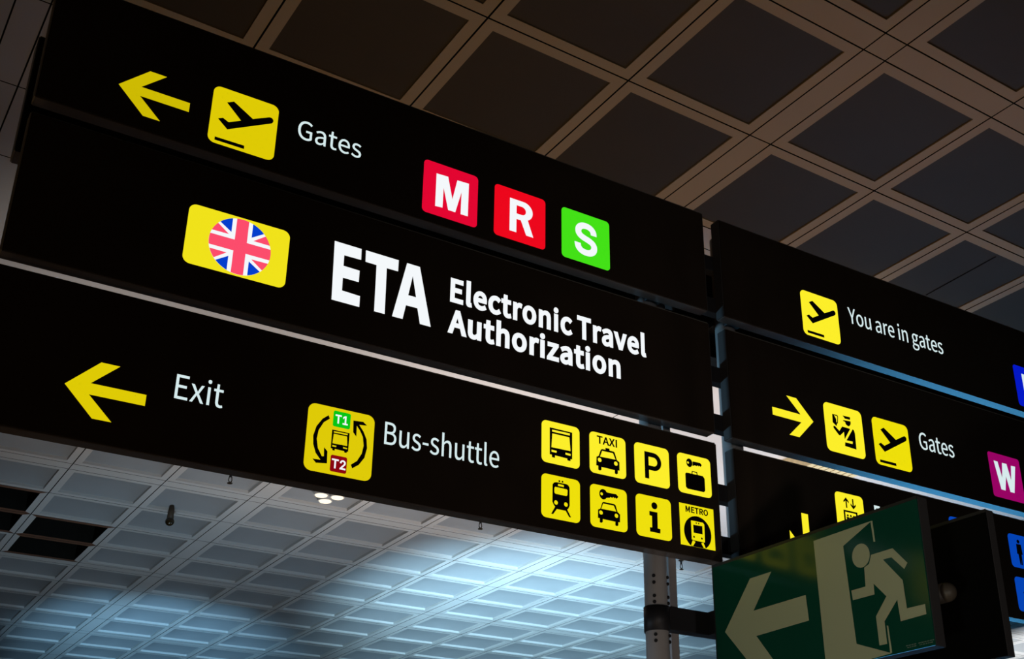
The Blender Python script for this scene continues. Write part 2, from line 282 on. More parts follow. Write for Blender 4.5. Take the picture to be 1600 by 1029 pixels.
 'SX': [803,[[[124,177,24,0,70,0],[115,0,161,0,210,92],[259,185,308,277,335,329],[361,381,391,444,393,444],[394,444,396,444,430,381],[458,329,485,277,535,185],[586,92,637,0,685,0],[732,0,780,0,680,175],[579,349,479,524,572,691],[666,859,759,1027,714,1027],[669,1027,623,1027,577,939],[532,852,486,765,461,717],[441,674,413,613,411,613],[409,613,408,613,374,674],[353,717,326,765,280,852],[233,939,186,1027,139,1027],[91,1027,43,1027,137,861],[230,696,324,531,224,354]]]],
 'SI': [410,[[[141,342,141,0,184,0],[227,0,270,0,270,342],[270,684,270,1027,227,1027],[184,1027,141,1027,141,684]]]],
 'IR': [1796,[[[326,0,240,0,240,678],[240,1357,240,2035,475,2035],[709,2035,944,2035,1100,2035],[1230,2008,1332,1954,1435,1901],[1511,1827,1562,1732,1612,1638],[1637,1530,1637,1408,1637,1286],[1612,1179,1562,1086,1511,993],[1434,920,1332,869,1229,817],[1099,791,944,791,757,791],[571,791,385,791,385,867],[385,944,385,1020,568,1020],[751,1020,934,1020,1040,1020],[1125,1036,1191,1067,1256,1099],[1304,1144,1335,1202,1365,1260],[1381,1329,1381,1408,1381,1489],[1365,1559,1335,1619,1304,1679],[1256,1725,1190,1758,1124,1792],[1038,1808,931,1808,787,1808],[643,1808,498,1808,498,1205],[498,603,498,0,412,0]],[[1512,0,1412,0,1248,305],[1084,611,920,916,1017,916],[1114,916,1211,916,1378,611],[1545,305,1711,0,1611,0]]]],
 'IS': [1786,[[[1050,-36,895,-36,747,-36],[619,-11,510,37,401,85],[316,153,255,240,194,328],[160,430,153,546,241,546],[330,546,418,546,424,468],[450,403,494,351,538,299],[595,260,666,235,736,209],[813,197,895,197,987,197],[1070,211,1144,241,1217,271],[1275,313,1318,367,1361,422],[1382,485,1382,557,1382,622],[1364,675,1328,716,1292,757],[1244,791,1183,818,1123,845],[1055,869,979,889,898,912],[816,935,735,957,566,1004],[436,1070,345,1157,253,1243],[208,1354,208,1490,208,1605],[238,1705,300,1791,361,1877],[445,1944,550,1991,656,2038],[775,2062,908,2062,1043,2062],[1162,2038,1265,1990,1367,1943],[1449,1877,1508,1794,1568,1712],[1600,1617,1603,1512,1519,1512],[1434,1512,1349,1512,1338,1614],[1291,1693,1209,1749,1126,1806],[1023,1834,900,1834,813,1834],[736,1820,669,1791,603,1762],[551,1723,515,1673,478,1623],[460,1566,460,1502,460,1433],[481,1377,524,1334,566,1291],[617,1258,677,1233,737,1207],[795,1188,849,1173,919,1154],[988,1136,1057,1117,1116,1102],[1179,1081,1246,1054,1313,1028],[1376,993,1435,950,1493,908],[1541,854,1578,790,1615,726],[1633,647,1633,554,1633,443],[1604,343,1546,254,1488,165],[1403,94,1293,42,1183,-10]]]],
 'IP': [1778,[[[326,0,240,0,240,678],[240,1357,240,2035,474,2035],[707,2035,941,2035,1098,2035],[1227,2006,1329,1949,1432,1893],[1508,1816,1559,1719,1609,1622],[1635,1512,1635,1390,1635,1269],[1609,1160,1559,1062,1508,964],[1432,886,1329,829,1227,772],[1098,743,941,743,773,743],[605,743,437,743,437,818],[437,894,437,970,601,970],[766,970,930,970,1037,970],[1123,988,1188,1024,1254,1061],[1302,1111,1332,1174,1363,1238],[1378,1310,1378,1390,1378,1471],[1363,1543,1332,1606,1302,1669],[1253,1718,1187,1754,1121,1790],[1035,1808,929,1808,785,1808],[642,1808,498,1808,498,1205],[498,603,498,0,412,0]]]],
 'IT': [1794,[[[341,1807,127,1807,127,1883],[127,1959,127,2035,640,2035],[1154,2035,1667,2035,1667,1959],[1667,1883,1667,1807,1454,1807],[1240,1807,1027,1807,1027,1205],[1027,602,1027,0,941,0],[856,0,770,0,770,602],[770,1205,770,1807,556,1807]]]],
 'IA': [1919,[[[157,0,66,0,312,678],[559,1357,806,2035,905,2035],[1005,2035,1105,2035,1354,1357],[1603,678,1852,0,1761,0],[1671,0,1580,0,1436,403],[1292,807,1149,1210,1122,1285],[1091,1377,1056,1489,1021,1600],[979,1741,929,1913,946,1913],[963,1913,981,1913,930,1739],[887,1596,851,1484,816,1371],[786,1280,762,1210,621,807],[481,403,340,0,249,0]],[[786,568,440,568,440,644],[440,719,440,795,786,795],[1133,795,1479,795,1479,719],[1479,644,1479,568,1133,568]]]],
 'IX': [1897,[[[170,0,72,0,338,379],[603,758,869,1138,869,1073],[869,1009,869,945,618,1308],[368,1672,117,2035,217,2035],[317,2035,417,2035,515,1891],[613,1746,712,1602,753,1541],[788,1489,816,1445,844,1401],[870,1358,894,1316,918,1273],[945,1224,974,1168,959,1168],[944,1168,929,1168,958,1223],[984,1272,1008,1314,1032,1357],[1058,1400,1087,1444,1116,1488],[1152,1541,1194,1602,1294,1746],[1394,1891,1494,2035,1591,2035],[1688,2035,1785,2035,1535,1675],[1285,1316,1035,956,1035,1020],[1035,1083,1035,1147,1298,765],[1560,382,1823,0,1724,0],[1626,0,1527,0,1408,173],[1288,345,1169,518,1132,572],[1100,620,1073,660,1047,701],[1022,741,999,782,976,822],[950,870,922,925,940,925],[959,925,978,925,950,873],[925,826,901,786,878,745],[852,704,825,663,798,622],[765,573,727,518,606,345],[486,173,366,0,268,0]]]],
 'II': [1202,[[[442,0,124,0,124,76],[124,152,124,228,240,228],[356,228,473,228,473,754],[473,1281,473,1807,356,1807],[240,1807,124,1807,124,1883],[124,1959,124,2035,442,2035],[760,2035,1078,2035,1078,1959],[1078,1883,1078,1807,962,1807],[846,1807,731,1807,731,1281],[731,754,731,228,846,228],[962,228,1078,228,1078,152],[1078,76,1078,0,760,0]]]],
 'IE': [1674,[[[661,0,240,0,240,678],[240,1357,240,2035,657,2035],[1073,2035,1490,2035,1490,1959],[1490,1883,1490,1807,1159,1807],[829,1807,498,1807,498,1586],[498,1364,498,1143,806,1143],[1114,1143,1422,1143,1422,1067],[1422,991,1422,915,1114,915],[806,915,498,915,498,686],[498,457,498,228,833,228],[1167,228,1501,228,1501,152],[1501,76,1501,0,1081,0]]]],
 'IM': [2513,[[[323,0,240,0,240,678],[240,1357,240,2035,362,2035],[484,2035,606,2035,774,1606],[941,1177,1109,748,1121,718],[1134,681,1149,636,1164,591],[1180,542,1197,490,1214,438],[1230,387,1245,335,1261,284],[1275,237,1286,195,1267,195],[1248,195,1229,195,1242,235],[1256,280,1271,330,1287,381],[1303,432,1320,485,1337,538],[1353,587,1368,633,1384,679],[1398,717,1409,748,1575,1177],[1740,1606,1905,2035,2027,2035],[2149,2035,2271,2035,2271,1357],[2271,678,2271,0,2186,0],[2102,0,2017,0,2017,388],[2017,776,2017,1164,2017,1206],[2017,1254,2018,1308,2018,1361],[2019,1417,2020,1475,2022,1533],[2023,1592,2025,1652,2026,1713],[2027,1771,2028,1829,2036,1829],[2043,1829,2051,1829,2032,1766],[2012,1702,1990,1637,1969,1573],[1948,1511,1928,1451,1907,1391],[1888,1337,1870,1287,1851,1238],[1836,1196,1823,1164,1671,776],[1519,388,1367,0,1293,0],[1219,0,1144,0,990,388],[836,776,681,1164,669,1195],[654,1235,636,1284,619,1332],[600,1385,580,1444,559,1503],[538,1565,516,1631,494,1696],[472,1762,448,1829,457,1829],[466,1829,475,1829,477,1778],[479,1723,480,1664,481,1605],[483,1546,483,1487,484,1427],[485,1369,486,1314,487,1258],[488,1208,488,1164,488,776],[488,388,488,0,405,0]]]],
 'IO': [2133,[[[1243,-27,1068,-27,893,-27],[738,15,602,100,465,184],[358,305,279,461,201,617],[161,802,161,1016,161,1231],[201,1416,279,1573,358,1729],[465,1849,602,1934,738,2020],[893,2062,1068,2062,1243,2062],[1398,2020,1534,1934,1670,1849],[1777,1729,1855,1573,1933,1416],[1972,1231,1972,1016,1972,802],[1933,617,1855,461,1777,305],[1670,184,1534,100,1398,15]],[[946,212,1068,212,1189,212],[1299,242,1398,304,1497,365],[1575,456,1633,576,1692,696],[1721,843,1721,1016,1721,1191],[1692,1338,1633,1459,1575,1579],[1497,1670,1398,1731,1299,1792],[1189,1823,1068,1823,946,1823],[836,1792,737,1730,638,1668],[559,1577,501,1457,443,1337],[414,1190,414,1016,414,843],[443,697,501,577,559,457],[638,366,737,305,836,243]]]],
 'I1': [1812,[[[725,0,306,0,306,73],[306,146,306,219,725,219],[1144,219,1564,219,1564,146],[1564,73,1564,0,1144,0]],[[1000,2035,1103,2035,1103,1357],[1103,678,1103,0,1019,0],[934,0,849,0,849,598],[849,1195,849,1793,845,1793],[841,1793,837,1793,673,1672],[508,1552,344,1431,344,1523],[344,1615,344,1707,494,1816],[644,1926,793,2035,897,2035]]]],
 'I2': [1812,[[[689,0,255,0,255,63],[255,127,255,190,483,432],[710,673,937,915,1014,996],[1078,1067,1129,1129,1179,1191],[1217,1250,1243,1306,1268,1362],[1281,1422,1281,1486,1281,1559],[1264,1621,1230,1674,1197,1727],[1151,1768,1093,1796,1034,1824],[968,1838,895,1838,815,1838],[747,1822,689,1790,631,1757],[587,1712,555,1654,524,1596],[508,1527,508,1448,426,1448],[344,1448,262,1448,262,1570],[290,1677,345,1769,400,1862],[476,1934,572,1985,669,2036],[778,2062,900,2062,1022,2062],[1130,2037,1224,1986,1317,1936],[1391,1867,1444,1781,1497,1694],[1524,1597,1524,1490,1524,1414],[1511,1341,1484,1271,1457,1200],[1410,1121,1344,1034,1277,948],[1185,842,1068,718,915,559],[763,401,610,242,610,237],[610,232,610,227,926,227],[1241,227,1557,227,1557,151],[1557,76,1557,0,1123,0]]]],
 'IU': [2069,[[[1195,-33,1035,-33,875,-33],[735,-1,616,61,497,124],[404,210,339,320,273,429],[240,553,240,692,240,1140],[240,1587,240,2035,326,2035],[412,2035,497,2035,497,1594],[497,1154,497,713,497,615],[519,529,563,452,606,376],[668,315,748,272,828,228],[924,206,1035,206,1147,206],[1243,228,1323,272,1402,315],[1464,376,1506,452,1549,529],[1571,615,1571,713,1571,1154],[1571,1594,1571,2035,1657,2035],[1743,2035,1829,2035,1829,1587],[1829,1140,1829,692,1829,553],[1796,429,1730,320,1665,210],[1573,124,1454,61,1335,-1]]]],
}
# pictogram outlines, in units of the tile (0..1) or in metres on the sign
TR = {
 'plane': [[[0.2138,0.7601],[0.3119,0.8156],[0.6204,0.6222],[0.8622,0.751],[0.896,0.7556],[0.9206,0.7386],[0.9335,0.7108],[0.9263,0.681],[0.9096,0.6578],[0.8797,0.6399],[0.2665,0.2947],[0.1155,0.4306],[0.1825,0.4679],[0.2726,0.4237],[0.4511,0.5246]],[[0.1043,0.1039],[0.543,0.1084],[0.5455,0.0516],[0.1045,0.051]]],
 'customs': [[[0.2135,0.7821],[0.3465,0.7836],[0.3594,0.7528],[0.3361,0.608],[0.3151,0.6083],[0.2985,0.546],[0.2038,0.6087]],[[0.2554,0.7647],[0.3355,0.7643],[0.3408,0.7402],[0.3217,0.6266],[0.3007,0.6269],[0.3015,0.6977]],[[0.488,0.8106],[0.6851,0.8144],[0.6778,0.7618],[0.5444,0.7556]],[[0.49,0.7146],[0.684,0.7292],[0.6827,0.6731],[0.6436,0.6222],[0.6101,0.6114],[0.556,0.6365],[0.5357,0.6911],[0.4935,0.6935]],[[0.2125,0.5304],[0.2514,0.539],[0.3564,0.4585],[0.4451,0.57],[0.6528,0.5652],[0.4789,0.3182],[0.4802,0.4687],[0.3655,0.3688],[0.331,0.378],[0.2141,0.494]],[[0.7222,0.572],[0.7517,0.5531],[0.7696,0.4981],[0.765,0.1623],[0.4722,0.1757],[0.4804,0.2521],[0.6782,0.2574],[0.6898,0.3099],[0.5254,0.3032]]],
 'bus': [[[0.2081,0.8461],[0.8021,0.8432],[0.7974,0.1983],[0.7558,0.198],[0.7518,0.1482],[0.6742,0.1488],[0.6672,0.193],[0.3444,0.2034],[0.3426,0.143],[0.2679,0.1472],[0.2626,0.2028],[0.2093,0.2032]],[[0.2673,0.8062],[0.7415,0.8134],[0.7412,0.7585],[0.2674,0.7551]],[[0.2728,0.715],[0.7282,0.7158],[0.757,0.3867],[0.2499,0.379]],[[0.2535,0.3228],[0.3927,0.3192],[0.3837,0.2684],[0.2536,0.2691]],[[0.6173,0.3249],[0.7584,0.3213],[0.7562,0.2717],[0.6207,0.2766]]],
 'taxi': [[[0.1873,0.4002],[0.2438,0.4317],[0.3087,0.6003],[0.3503,0.6174],[0.6526,0.6215],[0.6864,0.6032],[0.7428,0.43],[0.8139,0.3857],[0.8123,0.1849],[0.7648,0.1805],[0.7627,0.1003],[0.7242,0.0762],[0.6812,0.0926],[0.6832,0.171],[0.3137,0.1772],[0.3122,0.1026],[0.2746,0.0786],[0.2284,0.0942],[0.2301,0.1902],[0.1744,0.1906]],[[0.3401,0.5734],[0.6421,0.5772],[0.7106,0.4318],[0.2809,0.4193]],[[0.2701,0.3373]],[[0.7157,0.3358]],[[0.436,0.6655],[0.5437,0.6661],[0.5479,0.5997],[0.4346,0.6014]],[[0.202,0.9222],[0.7615,0.9321],[0.7564,0.7359],[0.2493,0.7354]]],
 'keycar': [[[0.2061,0.4142],[0.2652,0.4408],[0.3235,0.6007],[0.357,0.6181],[0.6444,0.6169],[0.6812,0.596],[0.7332,0.4435],[0.7974,0.3983],[0.7923,0.2124],[0.7458,0.2124],[0.7437,0.132],[0.7097,0.1102],[0.6655,0.1219],[0.6676,0.207],[0.3268,0.212],[0.3235,0.1398],[0.2883,0.1147],[0.2465,0.1266],[0.2483,0.219],[0.199,0.2168]],[[0.3433,0.5802],[0.6342,0.5794],[0.6998,0.4489],[0.2892,0.4451]],[[0.282,0.3557]],[[0.6992,0.3521]],[[0.3514,0.7983],[0.2462,0.7998],[0.4547,0.863],[0.3446,0.9189],[0.3767,0.6782]],[[0.4361,0.8595],[0.7067,0.861],[0.7616,0.8107],[0.7228,0.7612],[0.6947,0.7609],[0.6766,0.782],[0.6534,0.7533],[0.6206,0.788],[0.5917,0.7501],[0.5551,0.7759],[0.5265,0.7462],[0.4333,0.7291]],[[0.3071,0.8014]]],
 'train': [[[0.2835,0.7828],[0.3222,0.83],[0.3752,0.8481],[0.6418,0.8512],[0.6953,0.8294],[0.7218,0.7784],[0.7227,0.3655],[0.6921,0.297],[0.6298,0.2308],[0.3922,0.2308],[0.3135,0.3153],[0.2784,0.3795]],[[0.3572,0.2919],[0.401,0.2449],[0.296,0.0969],[0.249,0.101]],[[0.6122,0.2434],[0.653,0.2711],[0.7583,0.1013],[0.7122,0.0995]],[[0.4229,0.8206],[0.5756,0.8146],[0.5754,0.7667],[0.4229,0.7696]],[[0.3275,0.7039],[0.3486,0.7365],[0.6501,0.7329],[0.6732,0.7134],[0.6672,0.6008],[0.6404,0.5721],[0.3574,0.575],[0.3275,0.601]],[[0.3713,0.376]],[[0.627,0.3751]],[[0.4585,0.8881]],[[0.5403,0.8878]]],
 'P': [[[0.2846,0.8185],[0.5496,0.8156],[0.6449,0.8154],[0.728,0.7498],[0.766,0.6585],[0.7562,0.5248],[0.7037,0.416],[0.626,0.3761],[0.4086,0.3739],[0.4055,0.1543],[0.2931,0.152]],[[0.397,0.6986],[0.5354,0.7022],[0.6107,0.6847],[0.6524,0.6355],[0.6469,0.5522],[0.6123,0.4994],[0.5452,0.4827],[0.3998,0.483]]],
 'keycase': [[[0.3606,0.7922],[0.2682,0.7953],[0.447,0.818],[0.3529,0.8997],[0.3896,0.6809]],[[0.4586,0.8455],[0.6875,0.8496],[0.7343,0.8],[0.7014,0.7548],[0.672,0.7623],[0.6529,0.7753],[0.6312,0.7458],[0.6031,0.7738],[0.5713,0.7422],[0.5327,0.7597],[0.4515,0.7267]],[[0.3269,0.7905]],[[0.2216,0.4896],[0.2527,0.5206],[0.7467,0.5255],[0.7988,0.4688],[0.7988,0.161],[0.7604,0.1208],[0.269,0.1192],[0.2226,0.1597]],[[0.4091,0.5097],[0.424,0.5959],[0.5821,0.5936],[0.5914,0.5203],[0.5677,0.5207],[0.561,0.5728],[0.4427,0.5779],[0.433,0.5144]]],
 'i': [[[0.5231,0.7833],[0.4391,0.7809],[0.6037,0.7867],[0.5079,0.8649],[0.5288,0.697]],[[0.3736,0.6299],[0.6007,0.6321],[0.5933,0.2481],[0.6711,0.2424],[0.6628,0.1393],[0.3762,0.1414],[0.3766,0.2427],[0.4394,0.2456],[0.4435,0.5255],[0.3733,0.529]]],
 'metro': [[[0.1069,0.3585],[0.8912,0.2971],[0.4512,0.7458]],[[0.3138,0.6173],[0.6576,0.6168],[0.6982,0.5786],[0.6916,0.1447],[0.3767,0.1492],[0.314,0.1628]],[[0.3378,0.1429],[0.4131,0.1155],[0.3395,0.0087],[0.2824,0.0154]],[[0.5867,0.1118],[0.6465,0.1374],[0.7058,0.0039],[0.648,0.0106]],[[0.37,0.5227],[0.6423,0.5288],[0.6392,0.3277],[0.3741,0.3316]],[[0.4662,0.576]],[[0.538,0.5754]],[[0.3816,0.2326]],[[0.6095,0.227]],[[0.1786,0.9562],[0.8366,0.9517],[0.8268,0.8032],[0.1704,0.8094]]],
 'shuttle': [[[0.3004,0.8634],[0.2157,0.7911],[0.1366,0.6613],[0.1019,0.5163],[0.1129,0.3886],[0.1575,0.2686],[0.2375,0.1794],[0.1214,0.1738],[0.1737,0.1241],[0.3332,0.1472],[0.3252,0.3228],[0.2724,0.3729],[0.2809,0.2398],[0.2493,0.2359],[0.1828,0.345],[0.1563,0.4758],[0.173,0.6102],[0.239,0.7434],[0.3212,0.8148]],[[0.6747,0.8646],[0.8232,0.8776],[0.884,0.833],[0.7645,0.82],[0.8377,0.7287],[0.892,0.62],[0.9077,0.4901],[0.8783,0.3385],[0.801,0.2179],[0.7078,0.1472],[0.6845,0.1972],[0.7709,0.2707],[0.8345,0.3955],[0.8551,0.5189],[0.834,0.6476],[0.7837,0.737],[0.73,0.799],[0.7341,0.6328],[0.6837,0.6885]],[[0.3675,0.9522],[0.6241,0.9569],[0.6327,0.7174],[0.3838,0.7159]],[[0.3799,0.2822],[0.6225,0.2929],[0.6204,0.0457],[0.3838,0.0442]],[[0.3696,0.6505],[0.6306,0.657],[0.6326,0.3669],[0.3732,0.3653]],[[0.4044,0.9003],[0.5929,0.896],[0.5958,0.7693],[0.4448,0.7692]],[[0.3995,0.2304],[0.6077,0.2311],[0.6076,0.0949],[0.4205,0.0965]]],
 'flag': {"tlb":[[1.0415,2.518],[0.9953,2.4842],[1.042,2.4547]],"tlr":[[0.989,2.4759],[0.9774,2.4509],[1.0311,2.4489]],"trb":[[1.115,2.5101],[1.1171,2.4493],[1.1612,2.4717]],"trr":[[1.168,2.4628],[1.1742,2.4483],[1.1578,2.4394],[1.1238,2.4417]],"blr":[[0.978,2.3649],[0.9887,2.3381],[1.0351,2.3627]],"blb":[[0.9942,2.3295],[1.0443,2.288],[1.0436,2.3546]],"brb":[[1.1185,2.3478],[1.1204,2.2833],[1.1462,2.2955],[1.1644,2.3184]],"brr":[[1.131,2.3551],[1.1838,2.3541],[1.1706,2.3299]],"v":[[1.0539,2.5218],[1.098,2.5179],[1.1037,2.2783],[1.0615,2.2804]],"h":[[0.9728,2.4318],[1.1843,2.4191],[1.1887,2.3763],[0.9721,2.3837]],"edge":[[1.0389,2.5171],[0.9927,2.4833],[0.9708,2.3877],[0.9934,2.3301],[1.0477,2.2848],[1.1056,2.278],[1.1632,2.3181],[1.1886,2.3961],[1.1674,2.4693],[1.1117,2.5113]]},
 'ETA': [[[1.451,2.5477],[1.5663,2.5468],[1.5677,2.497],[1.4953,2.4959],[1.4957,2.447],[1.5649,2.4455],[1.5647,2.3938],[1.4968,2.3937],[1.4979,2.3355],[1.5742,2.3323],[1.5747,2.284],[1.4582,2.2842]],[[1.5858,2.547],[1.7308,2.5458],[1.7307,2.494],[1.6805,2.4936],[1.684,2.2837],[1.6387,2.2834],[1.6357,2.4941],[1.5873,2.4948]],[[1.7691,2.5446],[1.8272,2.5441],[1.8886,2.2816],[1.8405,2.282],[1.8258,2.3503],[1.7741,2.3493],[1.7627,2.2832],[1.7167,2.2829]],[[1.7976,2.4934],[1.8175,2.3979],[1.7816,2.3976]]],
 'MR': [[[1.8826,3.0283],[1.9384,3.0308],[1.9633,2.922],[1.9837,3.0286],[2.0407,3.0311],[2.0405,2.8635],[2.0055,2.8626],[2.0064,2.9768],[1.9793,2.8634],[1.9452,2.8634],[1.9192,2.9688],[1.9174,2.8655],[1.8827,2.8626]],[[2.2505,3.0308],[2.3205,3.0335],[2.3542,3.0247],[2.368,2.9953],[2.3616,2.9625],[2.3383,2.9377],[2.3705,2.8645],[2.3358,2.8631],[2.3084,2.9344],[2.2852,2.9332],[2.2829,2.8643],[2.2489,2.8623]],[[2.2875,3.0029],[2.3142,3.004],[2.3277,2.995],[2.3266,2.9743],[2.3113,2.9637],[2.2861,2.9638]],[[2.599,3.0151],[2.702,3.0112],[2.707,2.8814],[2.598,2.9081]]],
 'W': [[[5.3504,2.3997],[5.3815,2.3998],[5.4011,2.3043],[5.4193,2.3997],[5.4559,2.4003],[5.4757,2.3033],[5.494,2.3965],[5.5291,2.3983],[5.4866,2.2346],[5.4537,2.234],[5.4352,2.3263],[5.4118,2.2349],[5.3783,2.2362]],[[5.3131,2.449],[5.5678,2.4517],[5.5508,2.1816],[5.3034,2.1894]]],
 'exit': {"arrow":[[0.0625,0.2477],[0.2308,0.4392],[0.3543,0.4399],[0.2376,0.3019],[0.5307,0.3043],[0.5358,0.2022],[0.2433,0.1971],[0.355,0.0842]],"door":[[0.5971,0.5076],[0.8948,0.5105],[0.7442,0.45],[0.761,0.0696],[0.9179,0.007],[0.8162,0.004],[0.6194,0.0382]],"l1":[[0.8893,0.5107],[0.8986,0.5095],[0.9005,0.4281],[0.8935,0.4287]],"l2":[[0.9104,0.1083],[0.9162,0.1072],[0.9203,0.0083],[0.9123,0.0086]],"head":[[0.8269,0.3913],[0.7832,0.3944],[0.8684,0.3892],[0.8252,0.4378],[0.8286,0.3458]],"man":[[0.8753,0.3825],[0.9768,0.3827],[1.0352,0.3136],[1.0183,0.2948],[0.9669,0.3508],[0.9267,0.352],[1.0051,0.2558],[1.0091,0.1513],[1.0893,0.1502],[1.0893,0.1144],[0.9753,0.1114],[0.9711,0.1918],[0.9017,0.126],[0.9025,0.0435],[0.8674,0.0441],[0.8659,0.1511],[0.9242,0.2139],[0.871,0.2741],[0.8698,0.2329],[0.7656,0.2328],[0.7627,0.2706],[0.8324,0.2705],[0.836,0.3427],[0.8607,0.3506]],"print":[[0.9821,-0.0027],[1.12,0.0007]]},
}


# ------------------------------------------------------------------ the hall
def struct(o): o['kind'] = 'structure'; return o
CEIL_ROT = 0.026955            # the ceiling grid is turned a little against the signs
def quad(bm, pts, mi):
    f = bm.faces.new([bm.verts.new(p) for p in pts]); f.material_index = mi; return f
def coffer(bm, x0, x1, y0, y1, border, depth, sag, skew, kind='panel'):
    """One ceiling cell: a rim with a shallow recess. Material 0 rim, 1 recessed panel, 2 dark void, 3 raw rib."""
    g = 0.0012
    P = lambda a, b, z: (a*HC, (b + (skew*(a-1.6) if b > 2.45 else 0.0))*HC, HC + z)
    o = [(x0+g, y0+g), (x1-g, y0+g), (x1-g, y1-g), (x0+g, y1-g)]
    i = [(x0+border, y0+border), (x1-border, y0+border), (x1-border, y1-border), (x0+border, y1-border)]
    for k in range(4):
        j = (k+1) % 4
        rim = 3 if (kind == 'void' and k in (0, 2)) else 0
        quad(bm, [P(*o[k], 0), P(*i[k], 0), P(*i[j], 0), P(*o[j], 0)], rim)
        d = 0.55 if kind == 'void' else depth
        quad(bm, [P(*i[k], 0), P(*i[k], d), P(*i[j], d), P(*i[j], 0)], 2 if kind == 'void' else 0)
        quad(bm, [P(*o[k], 0), P(*o[j], 0), P(*o[j], 0.09), P(*o[k], 0.09)], 2)
    if kind == 'void':
        quad(bm, [P(*i[k], 0.55) for k in range(4)], 2); return
    n = 6 if sag else 1
    vs = [[bm.verts.new(P(i[0][0] + (i[1][0]-i[0][0])*u/n, i[0][1] + (i[2][1]-i[0][1])*v/n,
                          depth + sag*(1-(2*u/n-1)**4)*(1-(2*v/n-1)**2))) for u in range(n+1)] for v in range(n+1)]
    for v in range(n):
        for u in range(n):
            f = bm.faces.new((vs[v][u], vs[v+1][u], vs[v+1][u+1], vs[v][u+1])); f.material_index = 1; f.smooth = True
def plate(bm, x0, x1, y0, y1, skew, mi=0):
    g = 0.0010; P = lambda a, b, z=0: (a*HC, (b + (skew*(a-1.6) if b > 2.45 else 0.0))*HC, HC + z)
    o = [(x0+g, y0+g), (x1-g, y0+g), (x1-g, y1-g), (x0+g, y1-g)]
    quad(bm, [P(*o[k]) for k in range(4)], mi)
    for k in range(4):
        j = (k+1) % 4; quad(bm, [P(*o[k]), P(*o[j]), P(*o[j], 0.05), P(*o[k], 0.05)], 2)
def ceiling_obj(bm, name, infill=None, rim=None):
    bmesh.ops.recalc_face_normals(bm, faces=bm.faces)
    me = bpy.data.meshes.new(name); bm.to_mesh(me); bm.free()
    for m in (rim or M_RIB, infill or M_PANEL, M_VOID, M_RAW, M_SLAB): me.materials.append(m)
    o = link(name, me); o.location = (0, 0, EYE); o.rotation_euler = (0, 0, CEIL_ROT)
    return struct(o)
def spans(seams, bands):
    """Intervals between seams, marked when the interval is one of the narrow plain bands."""
    return [(a, b, (b-a) < bands) for a, b in zip(seams, seams[1:])]
near_cols = [-1.612, -1.576, -1.37, -1.163, -0.957, -0.747, -0.711, -0.54, -0.33, -0.125, 0.083, 0.119, 0.343, 0.555, 0.763, 0.970, 1.008, 1.2135, 1.4200, 1.6265, 1.833, 1.871, 2.078, 2.284, 2.491, 2.697, 2.735]
near_rows = [-0.122, -0.086, 0.117, 0.325, 0.5325, 0.740, 0.776, 0.9856, 1.2]
bm = bmesh.new()
for xa, xb, bx in spans(near_cols, 0.06):
    for ya, yb, by in spans(near_rows, 0.06):
        if bx or by: plate(bm, xa, xb, ya, yb, 0)
        else: coffer(bm, xa, xb, ya, yb, 0.0165, 0.012, 0.0, 0)
quad(bm, [(1.5205*HC, 1.010*HC, HC+0.010), (1.5235*HC, 1.010*HC, HC+0.010), (1.5295*HC, 1.160*HC, HC+0.010), (1.5265*HC, 1.160*HC, HC+0.010)], 2)   # slit in one panel
ceiling_obj(bm, 'ceiling', None, M_RIB_N)
bm = bmesh.new()
slab_rows = [1.2, 1.25, 1.43, 1.60, 2.40]
for xa, xb, bx in spans([-1.612, -0.747, -0.711, 0.083, 0.119, 1.39, 2.697, 2.735, 4.49], 0.06):
    for ya, yb, by in spans(slab_rows, 0.03): plate(bm, xa, xb, ya, yb, 0, 4)
ceiling_obj(bm, 'ceiling')
far_cols = [-0.795, -0.755, -0.56, -0.36, -0.15, 0.045, 0.085, 0.299, 0.513, 0.725, 0.937, 0.977, 1.195, 1.405, 1.623, 1.841, 1.880, 2.098, 2.318, 2.535, 2.752, 2.792, 3.01, 3.23, 3.45, 3.665, 3.705, 3.92, 4.14, 4.355, 4.57, 4.61]
far_rows = [2.40, 2.562, 2.757, 2.795, 2.990, 3.185, 3.379, 3.573, 3.611, 3.808, 4.013, 4.230, 4.440, 4.480, 4.690, 4.900, 5.110, 5.320, 5.360, 5.56, 5.77, 5.98, 6.19, 6.23]
voids = {(0.299, 2.990), (0.299, 3.185), (0.513, 3.185), (0.513, 3.379)}
bm = bmesh.new()
for xa, xb, bx in spans(far_cols, 0.06):
    for ya, yb, by in spans(far_rows, 0.06):
        if bx or by: plate(bm, xa, xb, ya, yb, -0.026)
        else: coffer(bm, xa, xb, ya, yb, 0.0165, 0.04, 0.075, -0.026, 'void' if (xa, ya) in voids else 'panel')
ceiling_obj(bm, 'ceiling', M_FAR)
struct(box('ceiling', (-12, 30, -3, 40, HC + 0.62 + EYE, HC + 0.70 + EYE), M_VOID))
struct(box('floor', (-12, 30, -8, 40, -0.1, 0.0), M_FLOOR))

